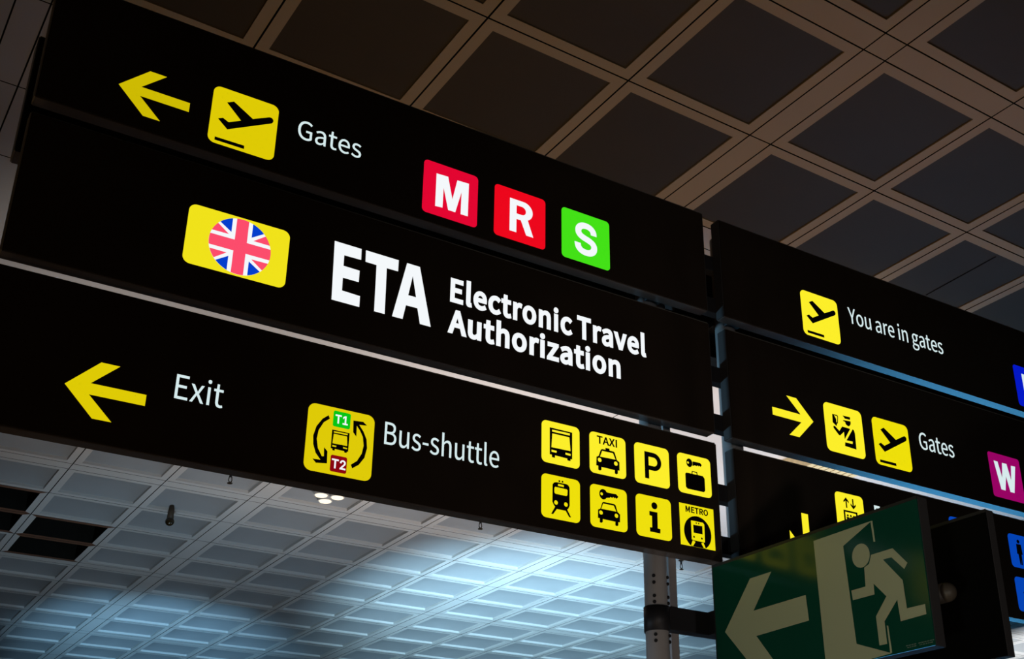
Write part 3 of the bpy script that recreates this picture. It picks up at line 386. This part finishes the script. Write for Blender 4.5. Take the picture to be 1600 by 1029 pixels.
# ------------------------------------------------------------------ sign panels
PX0, PX1 = 0.285, 3.362        # left stack, along the signs
RX0, RX1 = 3.468, 6.545        # right stack
ROWS = dict(top=(2.776, 3.330), mid=(2.134, 2.706), low=(1.514, 2.080))
YF = 4.0                        # front faces of both stacks
def panel(name, label, x0, x1, row, group=None, y0=YF, th=0.060, back=False):
    z0, z1 = ROWS[row]
    t = thing('overhead_sign', label, 'sign', (x0, y0, z0), 0, group)
    L, h = x1-x0, z1-z0
    box('housing', (0.002, L-0.002, 0.006, th, 0.003, h), M_CASE, t, 0.003)
    box('bottom_rail', (0.002, L-0.002, 0.004, th, -0.001, 0.0028), M_RAIL, t, 0, 'satin metal underside')
    if back: box('face_plate', (0.004, L-0.004, th+0.0005, th+0.005, 0.005, h-0.004), M_FACE, t, 0.001, 'glossy black face turned away')
    box('face_plate', (0.003, L-0.003, 0.0, 0.0055, 0.004, h-0.003), M_FACE, t, 0.001, 'black front face')
    box('top_edge', (0.002, L-0.002, 0.004, th, h+0.0005, h+0.004), M_EDGE, t, label='thin grey top edge, lighter as if lit')
    box('end_cap', (-0.003, 0.0015, 0.003, th, 0.002, h-0.002), M_EDGE if x0 < 1 else M_CASE, t)  # outer left end painted lighter as the lit edge
    box('end_cap', (L-0.0015, L+0.003, 0.003, th, 0.002, h-0.002), M_CASE, t)
    t['_x'] = x0; t['_z'] = z0
    return t
ARROW = [(0, 0), (0.103, 0.104), (0.166, 0.104), (0.080, 0.0205), (0.266, 0.0205), (0.266, -0.0205), (0.080, -0.0205), (0.166, -0.104), (0.103, -0.104)]
def arrow(t, x, z, ang, m, sc=1.0):
    c, s = math.cos(ang), math.sin(ang); ox, oz = t['_x'], t['_z']
    pts = [(x-ox + sc*(a*c - b*s), z-oz + sc*(a*s + b*c)) for a, b in ARROW]
    return flat('arrow', [[pts]], -0.0015, 0.0018, m, t, 'glowing yellow arrow')
def tile(t, x, z, sz, m, what, r=0.11, szz=None, name='pictogram_tile'):
    ox, oz = t['_x'], t['_z']; h = szz or sz
    o = rrect(x-ox, z-oz, x-ox+sz, z-oz+h, r*sz) if r else [(x-ox, z-oz), (x-ox+sz, z-oz), (x-ox+sz, z-oz+h), (x-ox, z-oz+h)]
    return flat(name, [[o]], -0.0012, 0.0015, m, t, what)
def sym(tl, t, x, z, sz, shapes, m=None, name='symbol', y=-0.0022, label=None):
    ox, oz = t['_x'], t['_z']
    sh = [[[(x-ox + a*sz, z-oz + b*sz) for a, b in c] for c in s] for s in shapes]
    return flat(name, sh, y, 0.0012, m or M_INK, tl, label)
def el(q):                      # ellipse from centre, left, right, top and bottom samples
    c = q[0]; rx = (q[2][0]-q[1][0])/2; rz = (q[3][1]-q[4][1])/2
    return circle((q[1][0]+q[2][0])/2, (q[3][1]+q[4][1])/2, rx, 28, rz)
def rel(t, pts): return [(a - t['_x'], b - t['_z']) for a, b in pts]
def word(t, body, font, x0, x1, z0, z1, m=None, bold=0.0, name='lettering', parent=None, y=-0.0015):
    ox, oz = t['_x'], t['_z']
    return text(name, body, font, x0-ox, x1-ox, z0-oz, z1-oz, y, 0.0012, m or WH, parent or t, bold)
def plane_sign(t, x, z, sz, m):
    tl = tile(t, x, z, sz, m, 'yellow tile with a black departing aircraft'); sym(tl, t, x, z, sz, [[TR['plane'][0]], [TR['plane'][1]]]); return tl

def arc(cx_, cz_, rx, rz, a0, a1, n=12):
    return [(cx_ + rx*math.cos(math.radians(a0 + (a1-a0)*i/n)), cz_ + rz*math.sin(math.radians(a0 + (a1-a0)*i/n))) for i in range(n+1)]
LETTER_R = [[(0, 0), (0, 0.170)] + arc(0.070, 0.1225, 0.0485, 0.0475, 90, -62, 18) + [(0.1225, 0), (0.086, 0), (0.0575, 0.0700), (0.0345, 0.0700), (0.0345, 0)],
            [(0.0345, 0.0985), (0.0345, 0.1425)] + arc(0.062, 0.1205, 0.0215, 0.0220, 90, -90, 14)]
LETTER_P = [[(0.286, 0.153), (0.286, 0.818)] + arc(0.545, 0.596, 0.221, 0.222, 90, -90, 22) + [(0.402, 0.374), (0.402, 0.153)],
            [(0.398, 0.483), (0.398, 0.703)] + arc(0.540, 0.593, 0.112, 0.110, 90, -90, 16)]
# --- left stack, top
t = panel('sign_panel', 'black lit sign with left arrow, Gates and tiles M, R and S', PX0, PX1, 'top', 'front signs of the left stack')
arrow(t, 0.554, 2.943, 0, Y_DIM)
plane_sign(t, 0.9025, 2.8225, 0.266, Y_A)
word(t, 'Gates', 'S', 1.255, 1.532, 2.9735, 3.0625)
for x, ltr, m, what in ((1.822, 'M', RED_A, 'crimson tile with a white M'), (2.171, 'R', RED_B, 'red tile with a white R'), (2.5235, 'S', GRN, 'bright green tile with a white S')):
    tl = tile(t, x, 2.8185, 0.2645, m, what, 0.075, name='letter_tile')
    if ltr == 'M': flat('letter', [[rel(t, TR['MR'][0])]], -0.0022, 0.0012, WH2, tl)
    elif ltr == 'R': flat('letter', [[[(2.2495 - t['_x'] + u, 2.863 - t['_z'] + v) for u, v in c] for c in LETTER_R]], -0.0022, 0.0012, WH2, tl)
    else: text('letter', ltr, 'I', 2.593-t['_x'], 2.717-t['_x'], 2.8625-t['_z'], 3.0325-t['_z'], -0.0022, 0.0012, WH2, tl, 0.045)
# --- left stack, middle
t = panel('sign_panel', 'black lit sign reading ETA Electronic Travel Authorization beside a round flag', PX0, PX1, 'mid', 'front signs of the left stack')
tl = tile(t, 0.8745, 2.2740, 0.3935, Y_B, 'yellow tile with a round flag', 0.075, 0.2535, name='flag_tile')
cx, cz, rr = 1.0795 - t['_x'], 2.4005 - t['_z'], 0.1195
disc = circle(cx, cz, rr, 64)
def wedge(a, b, c):             # from the tip outwards beyond the rim, then clipped to the disc
    g = lambda p, s: (a[0] + (p[0]-a[0])*s, a[1] + (p[1]-a[1])*s)
    return clip([a, g(b, 1.6), g(c, 1.6)] if (b[0]-a[0])*(c[1]-a[1])-(b[1]-a[1])*(c[0]-a[0]) > 0 else [a, g(c, 1.6), g(b, 1.6)], disc)
vw, vs = 0.0235, 0.0395         # half widths of the red cross and of its white border
red, blue = [], []
for sx in (-1, 1):
    for sz_ in (-1, 1):
        P = lambda u, v: (cx + sx*u, cz + sz_*v)
        a = P(vs, vs + 0.013); blue.append([wedge(a, P(vs, 0.13), P(0.0900, 0.0870))])
        a = P(vs + 0.0085, vs + 0.001); red.append([wedge(a, P(0.1000, vs + 0.0005), P(0.0935, 0.0755))])
red.append([clip([(cx-vw, cz-0.2), (cx+vw, cz-0.2), (cx+vw, cz+0.2), (cx-vw, cz+0.2)], disc)])
red.append([clip([(cx-0.2, cz-vw), (cx-vw-0.0001, cz-vw), (cx-vw-0.0001, cz+vw), (cx-0.2, cz+vw)], disc)])
red.append([clip([(cx+vw+0.0001, cz-vw), (cx+0.2, cz-vw), (cx+0.2, cz+vw), (cx+vw+0.0001, cz+vw)], disc)])
bm = bmesh.new(); fme = bpy.data.meshes.new('flag')
for mi, (shapes, yy) in enumerate((([[disc]], -0.0022), (red, -0.0030), (blue, -0.0030))):
    for sh in shapes:
        me = curve_mesh(sh, 0.0010); nf, nv = len(bm.faces), len(bm.verts); bm.from_mesh(me); bpy.data.meshes.remove(me); bm.faces.ensure_lookup_table(); bm.verts.ensure_lookup_table()
        for f in bm.faces[nf:]: f.material_index = mi
        for v in bm.verts[nv:]: v.co = Vector((v.co.x, yy + 0.0005 - v.co.z, v.co.y))
bm.to_mesh(fme); bm.free()
for m in (WH2, FL_RED, FL_BLU): fme.materials.append(m)
link('flag', fme, tl)['label'] = 'round red, white and blue flag'
e = TR['ETA']
flat('lettering', [[rel(t, e[0])], [rel(t, e[1])], [rel(t, e[2]), rel(t, e[3])]], -0.0015, 0.0012, WH2, t, 'tall bold white ETA')
word(t, 'Electronic Travel', 'S', 1.972, 2.980, 2.4240, 2.5380, WH2, 0.056)
word(t, 'Authorization', 'S', 1.966, 2.8335, 2.2785, 2.3915, WH2, 0.056)
# --- left stack, bottom
t = panel('sign_panel', 'black lit sign with Exit, Bus-shuttle and eight small yellow pictograms', PX0, PX1, 'low', 'front signs of the left stack')
arrow(t, 0.557, 1.703, 0, Y_A)
word(t, 'Exit', 'S', 0.916, 1.087, 1.7350, 1.8275)
x, z, sz = 1.4055, 1.567, 0.267
tl = tile(t, x, z, sz, Y_A, 'yellow tile with a bus between two bent arrows')
q = TR['shuttle']; sym(tl, t, x, z, sz, [[q[0]], [q[1]]], name='bent_arrows')
b = TR['bus']; bus = [[(c[0]*0.44 + 0.278, c[1]*0.435 + 0.293) for c in s] for s in b]
sym(tl, t, x, z, sz, [bus])
for nm, m, (tx0, tz0, tx1, tz1), s in (('T1', T_GRN, (0.372, 0.7165, 0.630, 0.9545), 'small green tile'), ('T2', T_RED, (0.381, 0.045, 0.623, 0.2880), 'small dark red tile')):
    ox, oz = x - t['_x'], z - t['_z']
    k = flat('terminal_tile', [[rrect(ox + tx0*sz, oz + tz0*sz, ox + tx1*sz, oz + tz1*sz, 0.007)]], -0.0022, 0.0012, m, tl, s)
    zz = (0.7680, 0.9010) if nm == 'T1' else (0.0955, 0.2340)
    sp_ = (0.402, 0.592) if nm == 'T1' else (0.400, 0.608)
    text('terminal_number', nm, 'I', ox + sp_[0]*sz, ox + sp_[1]*sz, oz + zz[0]*sz, oz + zz[1]*sz, -0.0031, 0.0010, WH2, tl, 0.035)
word(t, 'Bus-shuttle', 'S', 1.7165, 2.2205, 1.7315, 1.8235)
IC = 0.1885
cols = (2.4215, 2.661, 2.8965, 3.1325); zr = (1.8035, 1.5640)
def eye(c, r, rz=None): return circle(c[0][0], c[0][1], r, 20, rz)
x, z = cols[0], zr[0]; tl = tile(t, x, z, IC, Y_C, 'yellow tile with a bus', 0.12); sym(tl, t, x, z, IC, [b])
x, z = cols[1], zr[0]; tl = tile(t, x, z, IC, Y_C, 'yellow tile with a taxi', 0.12); q = TR['taxi']
sym(tl, t, x, z, IC, [[q[0], q[1], eye(q[2], 0.052), eye(q[3], 0.052)], [q[4]]])
word(t, 'TAXI', 'S', x + 0.202*IC, x + 0.760*IC, z + 0.736*IC, z + 0.928*IC, M_INK, 0.035, 'caption', tl, -0.0022)
x, z = cols[2], zr[0]; tl = tile(t, x, z, IC, Y_C, 'yellow tile with a capital P', 0.12, name='letter_tile')
sym(tl, t, x, z, IC, [LETTER_P], name='letter')
x, z = cols[3], zr[0]; tl = tile(t, x, z, IC, Y_C, 'yellow tile with a key above a suitcase', 0.12); q = TR['keycase']
ky = circle(0.358, 0.790, 0.090, 28, 0.108)
sym(tl, t, x, z, IC, [[ky, circle(0.318, 0.789, 0.030)], [q[1]], [q[3]], [q[4]]])
x, z = cols[0], zr[1]; tl = tile(t, x, z, IC, Y_D, 'yellow tile with a train on rails', 0.12); q = TR['train']
sym(tl, t, x, z, IC, [[q[0], q[3], q[4], eye(q[5], 0.050), eye(q[6], 0.050)], [q[1]], [q[2]], [eye(q[7], 0.022)], [eye(q[8], 0.022)]])
x, z = cols[1], zr[1]; tl = tile(t, x, z, IC, Y_D, 'yellow tile with a key above a car', 0.12); q = TR['keycar']
sym(tl, t, x, z, IC, [[q[0], q[1], eye(q[2], 0.050), eye(q[3], 0.050)], [circle(0.351, 0.799, 0.106, 28, 0.122), eye(q[6], 0.036)], [q[5]]])
x, z = cols[2], zr[1]; tl = tile(t, x, z, IC, Y_D, 'yellow tile with a small letter i', 0.12, name='letter_tile'); q = TR['i']
sym(tl, t, x, z, IC, [[el(q[0])], [q[1]]], name='letter')
x, z = cols[3], zr[1] - 0.003; tl = tile(t, x, z, IC + 0.003, Y_D, 'square yellow tile with a train in a black disc', 0); q = TR['metro']
IM = IC + 0.003
dd = clip(circle(0.500, 0.345, 0.395, 48, 0.400), [(0, 0.0), (1, 0.0), (1, 1), (0, 1)])
sym(tl, t, x, z, IM, [[dd]]); sym(tl, t, x, z, IM, [[q[1], q[4], eye(q[5], 0.020), eye(q[6], 0.020), eye(q[7], 0.026), eye(q[8], 0.026)], [q[2]], [q[3]]], Y_D, 'train_shape', -0.0031)
word(t, 'METRO', 'S', x + 0.176*IM, x + 0.832*IM, z + 0.806*IM, z + 0.953*IM, M_INK, 0.042, 'caption', tl, -0.0022)

# --- right stack
t = panel('sign_panel', 'black lit sign reading You are in gates, topmost of the right stack', RX0, RX1, 'top', 'front signs of the right stack')
plane_sign(t, 3.992, 2.822, 0.261, Y_C)
word(t, 'You are in gates', 'S', 4.331, 5.061, 2.9790, 3.0720)
tl = tile(t, 5.667, 2.810, 0.2645, BLU_A, 'royal blue letter tile', 0.075, name='letter_tile')
word(t, 'U', 'I', 5.735, 5.862, 2.857, 3.027, WH, 0.045, 'letter', tl, -0.0022)
t = panel('sign_panel', 'black lit sign with right-pointing arrow, Gates and a magenta W', RX0, RX1, 'mid', 'front signs of the right stack')
arrow(t, 3.998, 2.331, math.pi, Y_C)
x, z, sz = 4.078, 2.1985, 0.264
tl = tile(t, x, z, sz, Y_C, 'yellow tile with a uniformed officer holding a passport'); q = TR['customs']
sym(tl, t, x, z, sz, [[q[0], q[1]], [q[2]], [q[3]], [q[4]], [q[5]]])
plane_sign(t, 4.416, 2.1945, 0.263, Y_D)
word(t, 'Gates', 'S', 4.761, 5.027, 2.3490, 2.4440)
x, z, sz = 5.308, 2.186, 0.2625
tl = tile(t, x, z, sz, MAG, 'magenta tile with a white W', 0.06, name='letter_tile')
flat('letter', [[rel(t, TR['W'][0])]], -0.0022, 0.0012, WH, tl)
t = panel('sign_panel', 'black lit sign with a lift pictogram, half behind the green board', RX0, RX1, 'low', 'front signs of the right stack')
arrow(t, 3.883, 1.566, math.pi/2, Y_C)
x, z = 4.096, 1.799
tl = tile(t, x, z, IC, Y_C, 'yellow tile with a lift cabin and two arrows', 0.12)
man = lambda cx_: [[circle(cx_, 0.395, 0.030, 14)], [[(cx_-0.045, 0.350), (cx_+0.045, 0.350), (cx_+0.040, 0.12), (cx_-0.040, 0.12)]]]
sym(tl, t, x, z, IC, [[[(0.255, 0.53), (0.745, 0.53), (0.745, 0.07), (0.255, 0.07)], [(0.305, 0.485), (0.305, 0.11), (0.695, 0.11), (0.695, 0.485)]],
    [[(0.36, 0.60), (0.40, 0.60), (0.40, 0.80), (0.47, 0.735), (0.47, 0.790), (0.38, 0.885), (0.29, 0.790), (0.29, 0.735), (0.36, 0.80)]],
    [[(0.605, 0.885), (0.645, 0.885), (0.645, 0.685), (0.715, 0.75), (0.715, 0.695), (0.625, 0.60), (0.535, 0.695), (0.535, 0.75), (0.605, 0.685)]]] + man(0.39) + man(0.50) + man(0.61))
flat('lettering', [[rel(t, [(4.361, 1.9605), (4.400, 1.9605), (4.400, 1.9480), (4.374, 1.9480), (4.374, 1.8680), (4.361, 1.8680)])]], -0.0015, 0.0012, WH, t)
for x, z in ((4.908, 1.8145), (5.368, 1.7985), (5.368, 1.5580)):
    tl = tile(t, x, z, 0.187, BLU_B, 'blue pictogram tile', 0.12)
    sh = [[circle(0.42, 0.80, 0.058, 16)], [[(0.32, 0.72), (0.52, 0.72), (0.54, 0.42), (0.49, 0.42), (0.47, 0.10), (0.43, 0.10), (0.42, 0.40), (0.41, 0.10), (0.37, 0.10), (0.35, 0.42), (0.30, 0.42)]]]
    if z < 1.6: sh = [[[(0.30, 0.58), (0.36, 0.58), (0.36, 0.50), (0.66, 0.50), (0.66, 0.30), (0.58, 0.22), (0.40, 0.22), (0.34, 0.30), (0.34, 0.52), (0.30, 0.54)]]]
    sym(tl, t, x, z, 0.187, sh)
# --- rear signs, seen from behind
panel('sign_panel', 'plain black rear sign, its end showing left of the sign with M, R, S', PX0, PX1, 'top', None, 4.387, 0.095, True)
panel('sign_panel', 'plain black rear sign behind You are in gates, seen through the gap', RX0, RX1, 'top', None, 4.387, 0.095, True)

# ------------------------------------------------------------------ frame carrying the signs
fr = thing('support_frame', 'grey steel posts with dark rails and bracket behind both stacks of signs', 'frame', (3.138, 4.2, -EYE))
FX, FY = 3.138, 4.2
def fbox(name, x0, x1, y0, y1, z0, z1, m, bev=0.004, parent=None, label=None):
    return box(name, (x0-FX, x1-FX, y0-FY, y1-FY, z0+EYE, z1+EYE), m, parent or fr, bev, label)
def fcyl(name, p0, p1, r, m, parent=None, seg=40, label=None):
    bm = bmesh.new(); add_cyl(bm, (p0[0]-FX, p0[1]-FY, p0[2]+EYE), (p1[0]-FX, p1[1]-FY, p1[2]+EYE), r, seg=seg)
    o = bm_obj(name, bm, m, parent or fr, label=label); smooth_sides(o); return o
for px in (3.138, 3.637):
    for z0, z1 in ((-EYE, 3.36),):
        p = fcyl('post', (px, 4.2, z0), (px, 4.2, z1), 0.052, M_POST, label='round grey steel post')
    for zc in (2.74, 2.105, 2.075, 1.455, 1.425, 1.365, 1.338, 1.195, 1.168):
        for dx in (-0.036, 0.030):
            yy = -math.sqrt(0.052**2 - dx**2)
            fcyl('bolt', (px+dx, 4.2+yy+0.003, zc), (px+dx*1.12, 4.2+yy*1.12, zc), 0.0075, M_BOLT, p, 12)
fbox('slim_post', 3.267, 3.311, 4.270, 4.330, -EYE, 3.32, M_POST, 0.004, label='slim grey post behind the round one')
for zc in (3.10, 2.86, 2.478, 2.226, 1.872, 1.621):
    fbox('rail', 2.62, 4.30, 4.0615, 4.112, zc-0.0415, zc+0.0415, M_CLAMP, 0.004)
    for px in (3.138, 3.637): fbox('saddle', px-0.04, px+0.04, 4.108, 4.160, zc-0.035, zc+0.035, M_CLAMP, 0.004)
for zc in (3.10, 2.90):
    fbox('rail', 2.62, 4.30, 4.335, 4.386, zc-0.0415, zc+0.0415, M_CLAMP, 0.004)
    for px in (3.138, 3.637): fbox('saddle', px-0.04, px+0.04, 4.24, 4.34, zc-0.035, zc+0.035, M_CLAMP, 0.004)

# ------------------------------------------------------------------ bracket and the two boards across
fcyl('collar', (3.138, 4.2, 1.215), (3.138, 4.2, 1.325), 0.058, M_CLAMP)
fbox('bracket_arm', 3.185, 3.490, 4.170, 4.230, 1.228, 1.332, M_CLAMP, 0.006)
fbox('bracket_arm', 3.400, 3.490, 3.900, 4.172, 1.228, 1.332, M_CLAMP, 0.006)
fbox('hanger', 3.440, 3.492, 3.900, 3.950, 1.130, 1.230, M_CLAMP, 0.004)
bm = bmesh.new(); TY = 2.880
add_cyl(bm, (3.468-FX, 3.945-FY, 1.160+EYE), (3.468-FX, TY-FY, 1.138+EYE), 0.036, seg=36)
bmesh.ops.create_uvsphere(bm, u_segments=24, v_segments=12, radius=0.0358, matrix=Matrix.Translation((3.468-FX, TY-FY, 1.138+EYE)))
M_TUBE = mat('brownish_tube', (0.05, 0.04, 0.03), 0.5, 0.3, noise=0.2)
bm_obj('bracket_tube', bm, M_TUBE, fr, True, 'brownish tube with a rounded end')
EXW, EXH = 1.110, 0.540
ANG = math.atan2(-0.998122, 0.061257)
def board(name, label, cat, loc, m, th):
    t = thing(name, label, cat, loc, ANG)
    box('housing', (0, EXW, 0.006, th, 0, EXH+0.010), M_CASE, t, 0.004)
    box('frame_lip', (0.0, EXW, 0.001, 0.0055, EXH-0.002, EXH+0.010), M_CLAMP, t)
    box('frame_lip', (0.0, 0.007, 0.001, 0.0055, 0.0, EXH-0.0025), M_CLAMP, t)
    box('face_plate', (0.0075, EXW-0.001, 0.0, 0.0055, 0.001, EXH-0.0025), m, t, 0.0005, 'front face')
    t['_x'] = 0.0; t['_z'] = 0.0
    return t
ex = board('exit_sign', 'dark green emergency board with arrow and running figure, unlit, hung across the signs', 'sign', (3.25, 3.944, 0.919), M_GREEN, 0.060)
q = TR['exit']; a = q['arrow']; ax = 0.2470
arr = [a[0], a[1], a[2], a[3], a[4], a[5], a[6], (a[2][0], 2*ax-a[2][1]), (a[1][0], 2*ax-a[1][1])]
flat('arrow', [[arr]], -0.0012, 0.0015, M_CREAM, ex, 'cream arrow pointing left')
d = q['door']; flat('door_symbol', [[[d[0], d[1], d[2], d[3], d[4], (0.790, -0.001+0.003), (0.603, 0.002)]], [q['l1']], [q['l2']]], -0.0012, 0.0015, M_CREAM, ex, 'cream open door shape')
flat('running_figure', [[el(q['head'])], [q['man']]], -0.0012, 0.0015, M_CREAM, ex, 'cream running figure')
fp = []
random.seed(3)
for row, (u0, u1) in enumerate(((0.990, 1.100), (0.985, 1.105))):
    u = u0
    while u < u1:
        du = random.uniform(0.004, 0.012); z_ = 0.012 + row*0.007
        if not (1.027 < u < 1.034): fp.append([[(u, z_), (u+du, z_), (u+du, z_+0.0032), (u, z_+0.0032)]])
        u += du + 0.003
flat('fine_print', fp, -0.0010, 0.0012, mat('grey_green_print', (0.10, 0.16, 0.13), 0.5), ex, 'tiny faint grey lines of print')
for u in (0.20, 0.75):
    box('spacer', (u-0.03, u+0.03, 0.058, 0.128, 0.215, 0.265), M_CLAMP, ex, 0.003)
bk = board('sign_board', 'plain black board behind the green running figure board, turned the same way', 'sign', (3.564, 3.895, 0.909), mat('matt_black_board', (0.002, 0.002, 0.002), 0.6, 0.05), 0.048)

# ------------------------------------------------------------------ small things at the ceiling
def sprinkler(x, y, label):
    t = thing('sprinkler_head', label, 'sprinkler', (x, y, HC), 0, 'sprinkler heads under the ceiling')
    def part(name, segs, m):
        bm = bmesh.new()
        for p0, p1, r0, r1 in segs: add_cyl(bm, p0, p1, r0, r1, 16)
        return bm_obj(name, bm, m, t)
    t.scale = (0.8, 0.8, 1.0)
    part('stem', [((0, 0, 0.12), (0, 0, -0.07), 0.022, 0.022)], M_BOLT)
    part('escutcheon', [((0, 0, 0.002), (0, 0, -0.012), 0.055, 0.05)], M_BRASS)
    part('frame_arms', [((0.020, 0, -0.06), (0.030, 0, -0.12), 0.008, 0.008), ((-0.020, 0, -0.06), (-0.030, 0, -0.12), 0.008, 0.008), ((0.030, 0, -0.12), (0, 0, -0.155), 0.008, 0.008), ((-0.030, 0, -0.12), (0, 0, -0.155), 0.008, 0.008)], M_BRASS)
    part('deflector', [((0, 0, -0.155), (0, 0, -0.163), 0.045, 0.045)], M_BRASS)
for x, y, l in ((4.43, 15.46, 'small dark sprinkler head below the edge of the Exit sign'), (8.28, 15.45, 'small dark sprinkler head on the blue lit ceiling, right of the round ceiling lamps'),
                (12.22, 15.62, 'small dark sprinkler head right of the grey post')):
    sprinkler(x, y, l)
pd = thing('pendant_sensor', 'small brown sensor hanging on a stem below the grey ceiling, near the dark openings', 'sensor', (4.186, 17.45, HC))
bm = bmesh.new(); add_cyl(bm, (0, 0, 0.12), (0, 0, -0.16), 0.030, 0.052, 24); o = bm_obj('stem', bm, mat('brown_stem', (0.06, 0.04, 0.025), 0.6), pd, True)
bm = bmesh.new(); bmesh.ops.create_uvsphere(bm, u_segments=24, v_segments=14, radius=0.066, matrix=Matrix.Translation((0, 0, -0.185)))
bm_obj('dome', bm, mat('glossy_bronze_dome', (0.035, 0.022, 0.008), 0.12, 0.6, metal=0.3), pd, True)
for x, y, l in ((5.845, 15.76, 'round warm ceiling lamp, left one of three in a cluster'), (6.080, 15.73, 'round warm ceiling lamp, right one of three in a cluster'), (5.990, 15.97, 'round warm ceiling lamp, lowest one of three in a cluster')):
    t = thing('downlight', l, 'lamp', (x, y, HC + 0.02), 0, 'cluster of three ceiling lamps')
    bm = bmesh.new(); add_cyl(bm, (0, 0, 0.12), (0, 0, 0.0), 0.098, 0.105, 32); bm_obj('trim_ring', bm, M_RING, t)
    bm = bmesh.new(); add_cyl(bm, (0, 0, 0.0), (0, 0, -0.012), 0.088, 0.080, 32); bm_obj('lens', bm, WARM, t, label='glowing warm lens')
# slatted wooden baffle on the plain slab, seen through the gap of the right stack
bm = bmesh.new()
for i in range(8): add_box(bm, i*0.105, i*0.105 + 0.085, -0.45, 0.45, -0.20, 0.0)
add_box(bm, 0.0, 0.82, -0.45, 0.45, 0.0, 0.03)
wb = bm_obj('slatted_baffle', bm, M_WOOD); wb.location = (10.52, 10.9, HC - 0.031 + EYE)
wb['label'] = 'pale wooden slatted ceiling baffle seen through the slot above the lift sign'; wb['category'] = 'baffle'

for o in bpy.data.objects:
    for k in ('_x', '_z'):
        if k in o: del o[k]
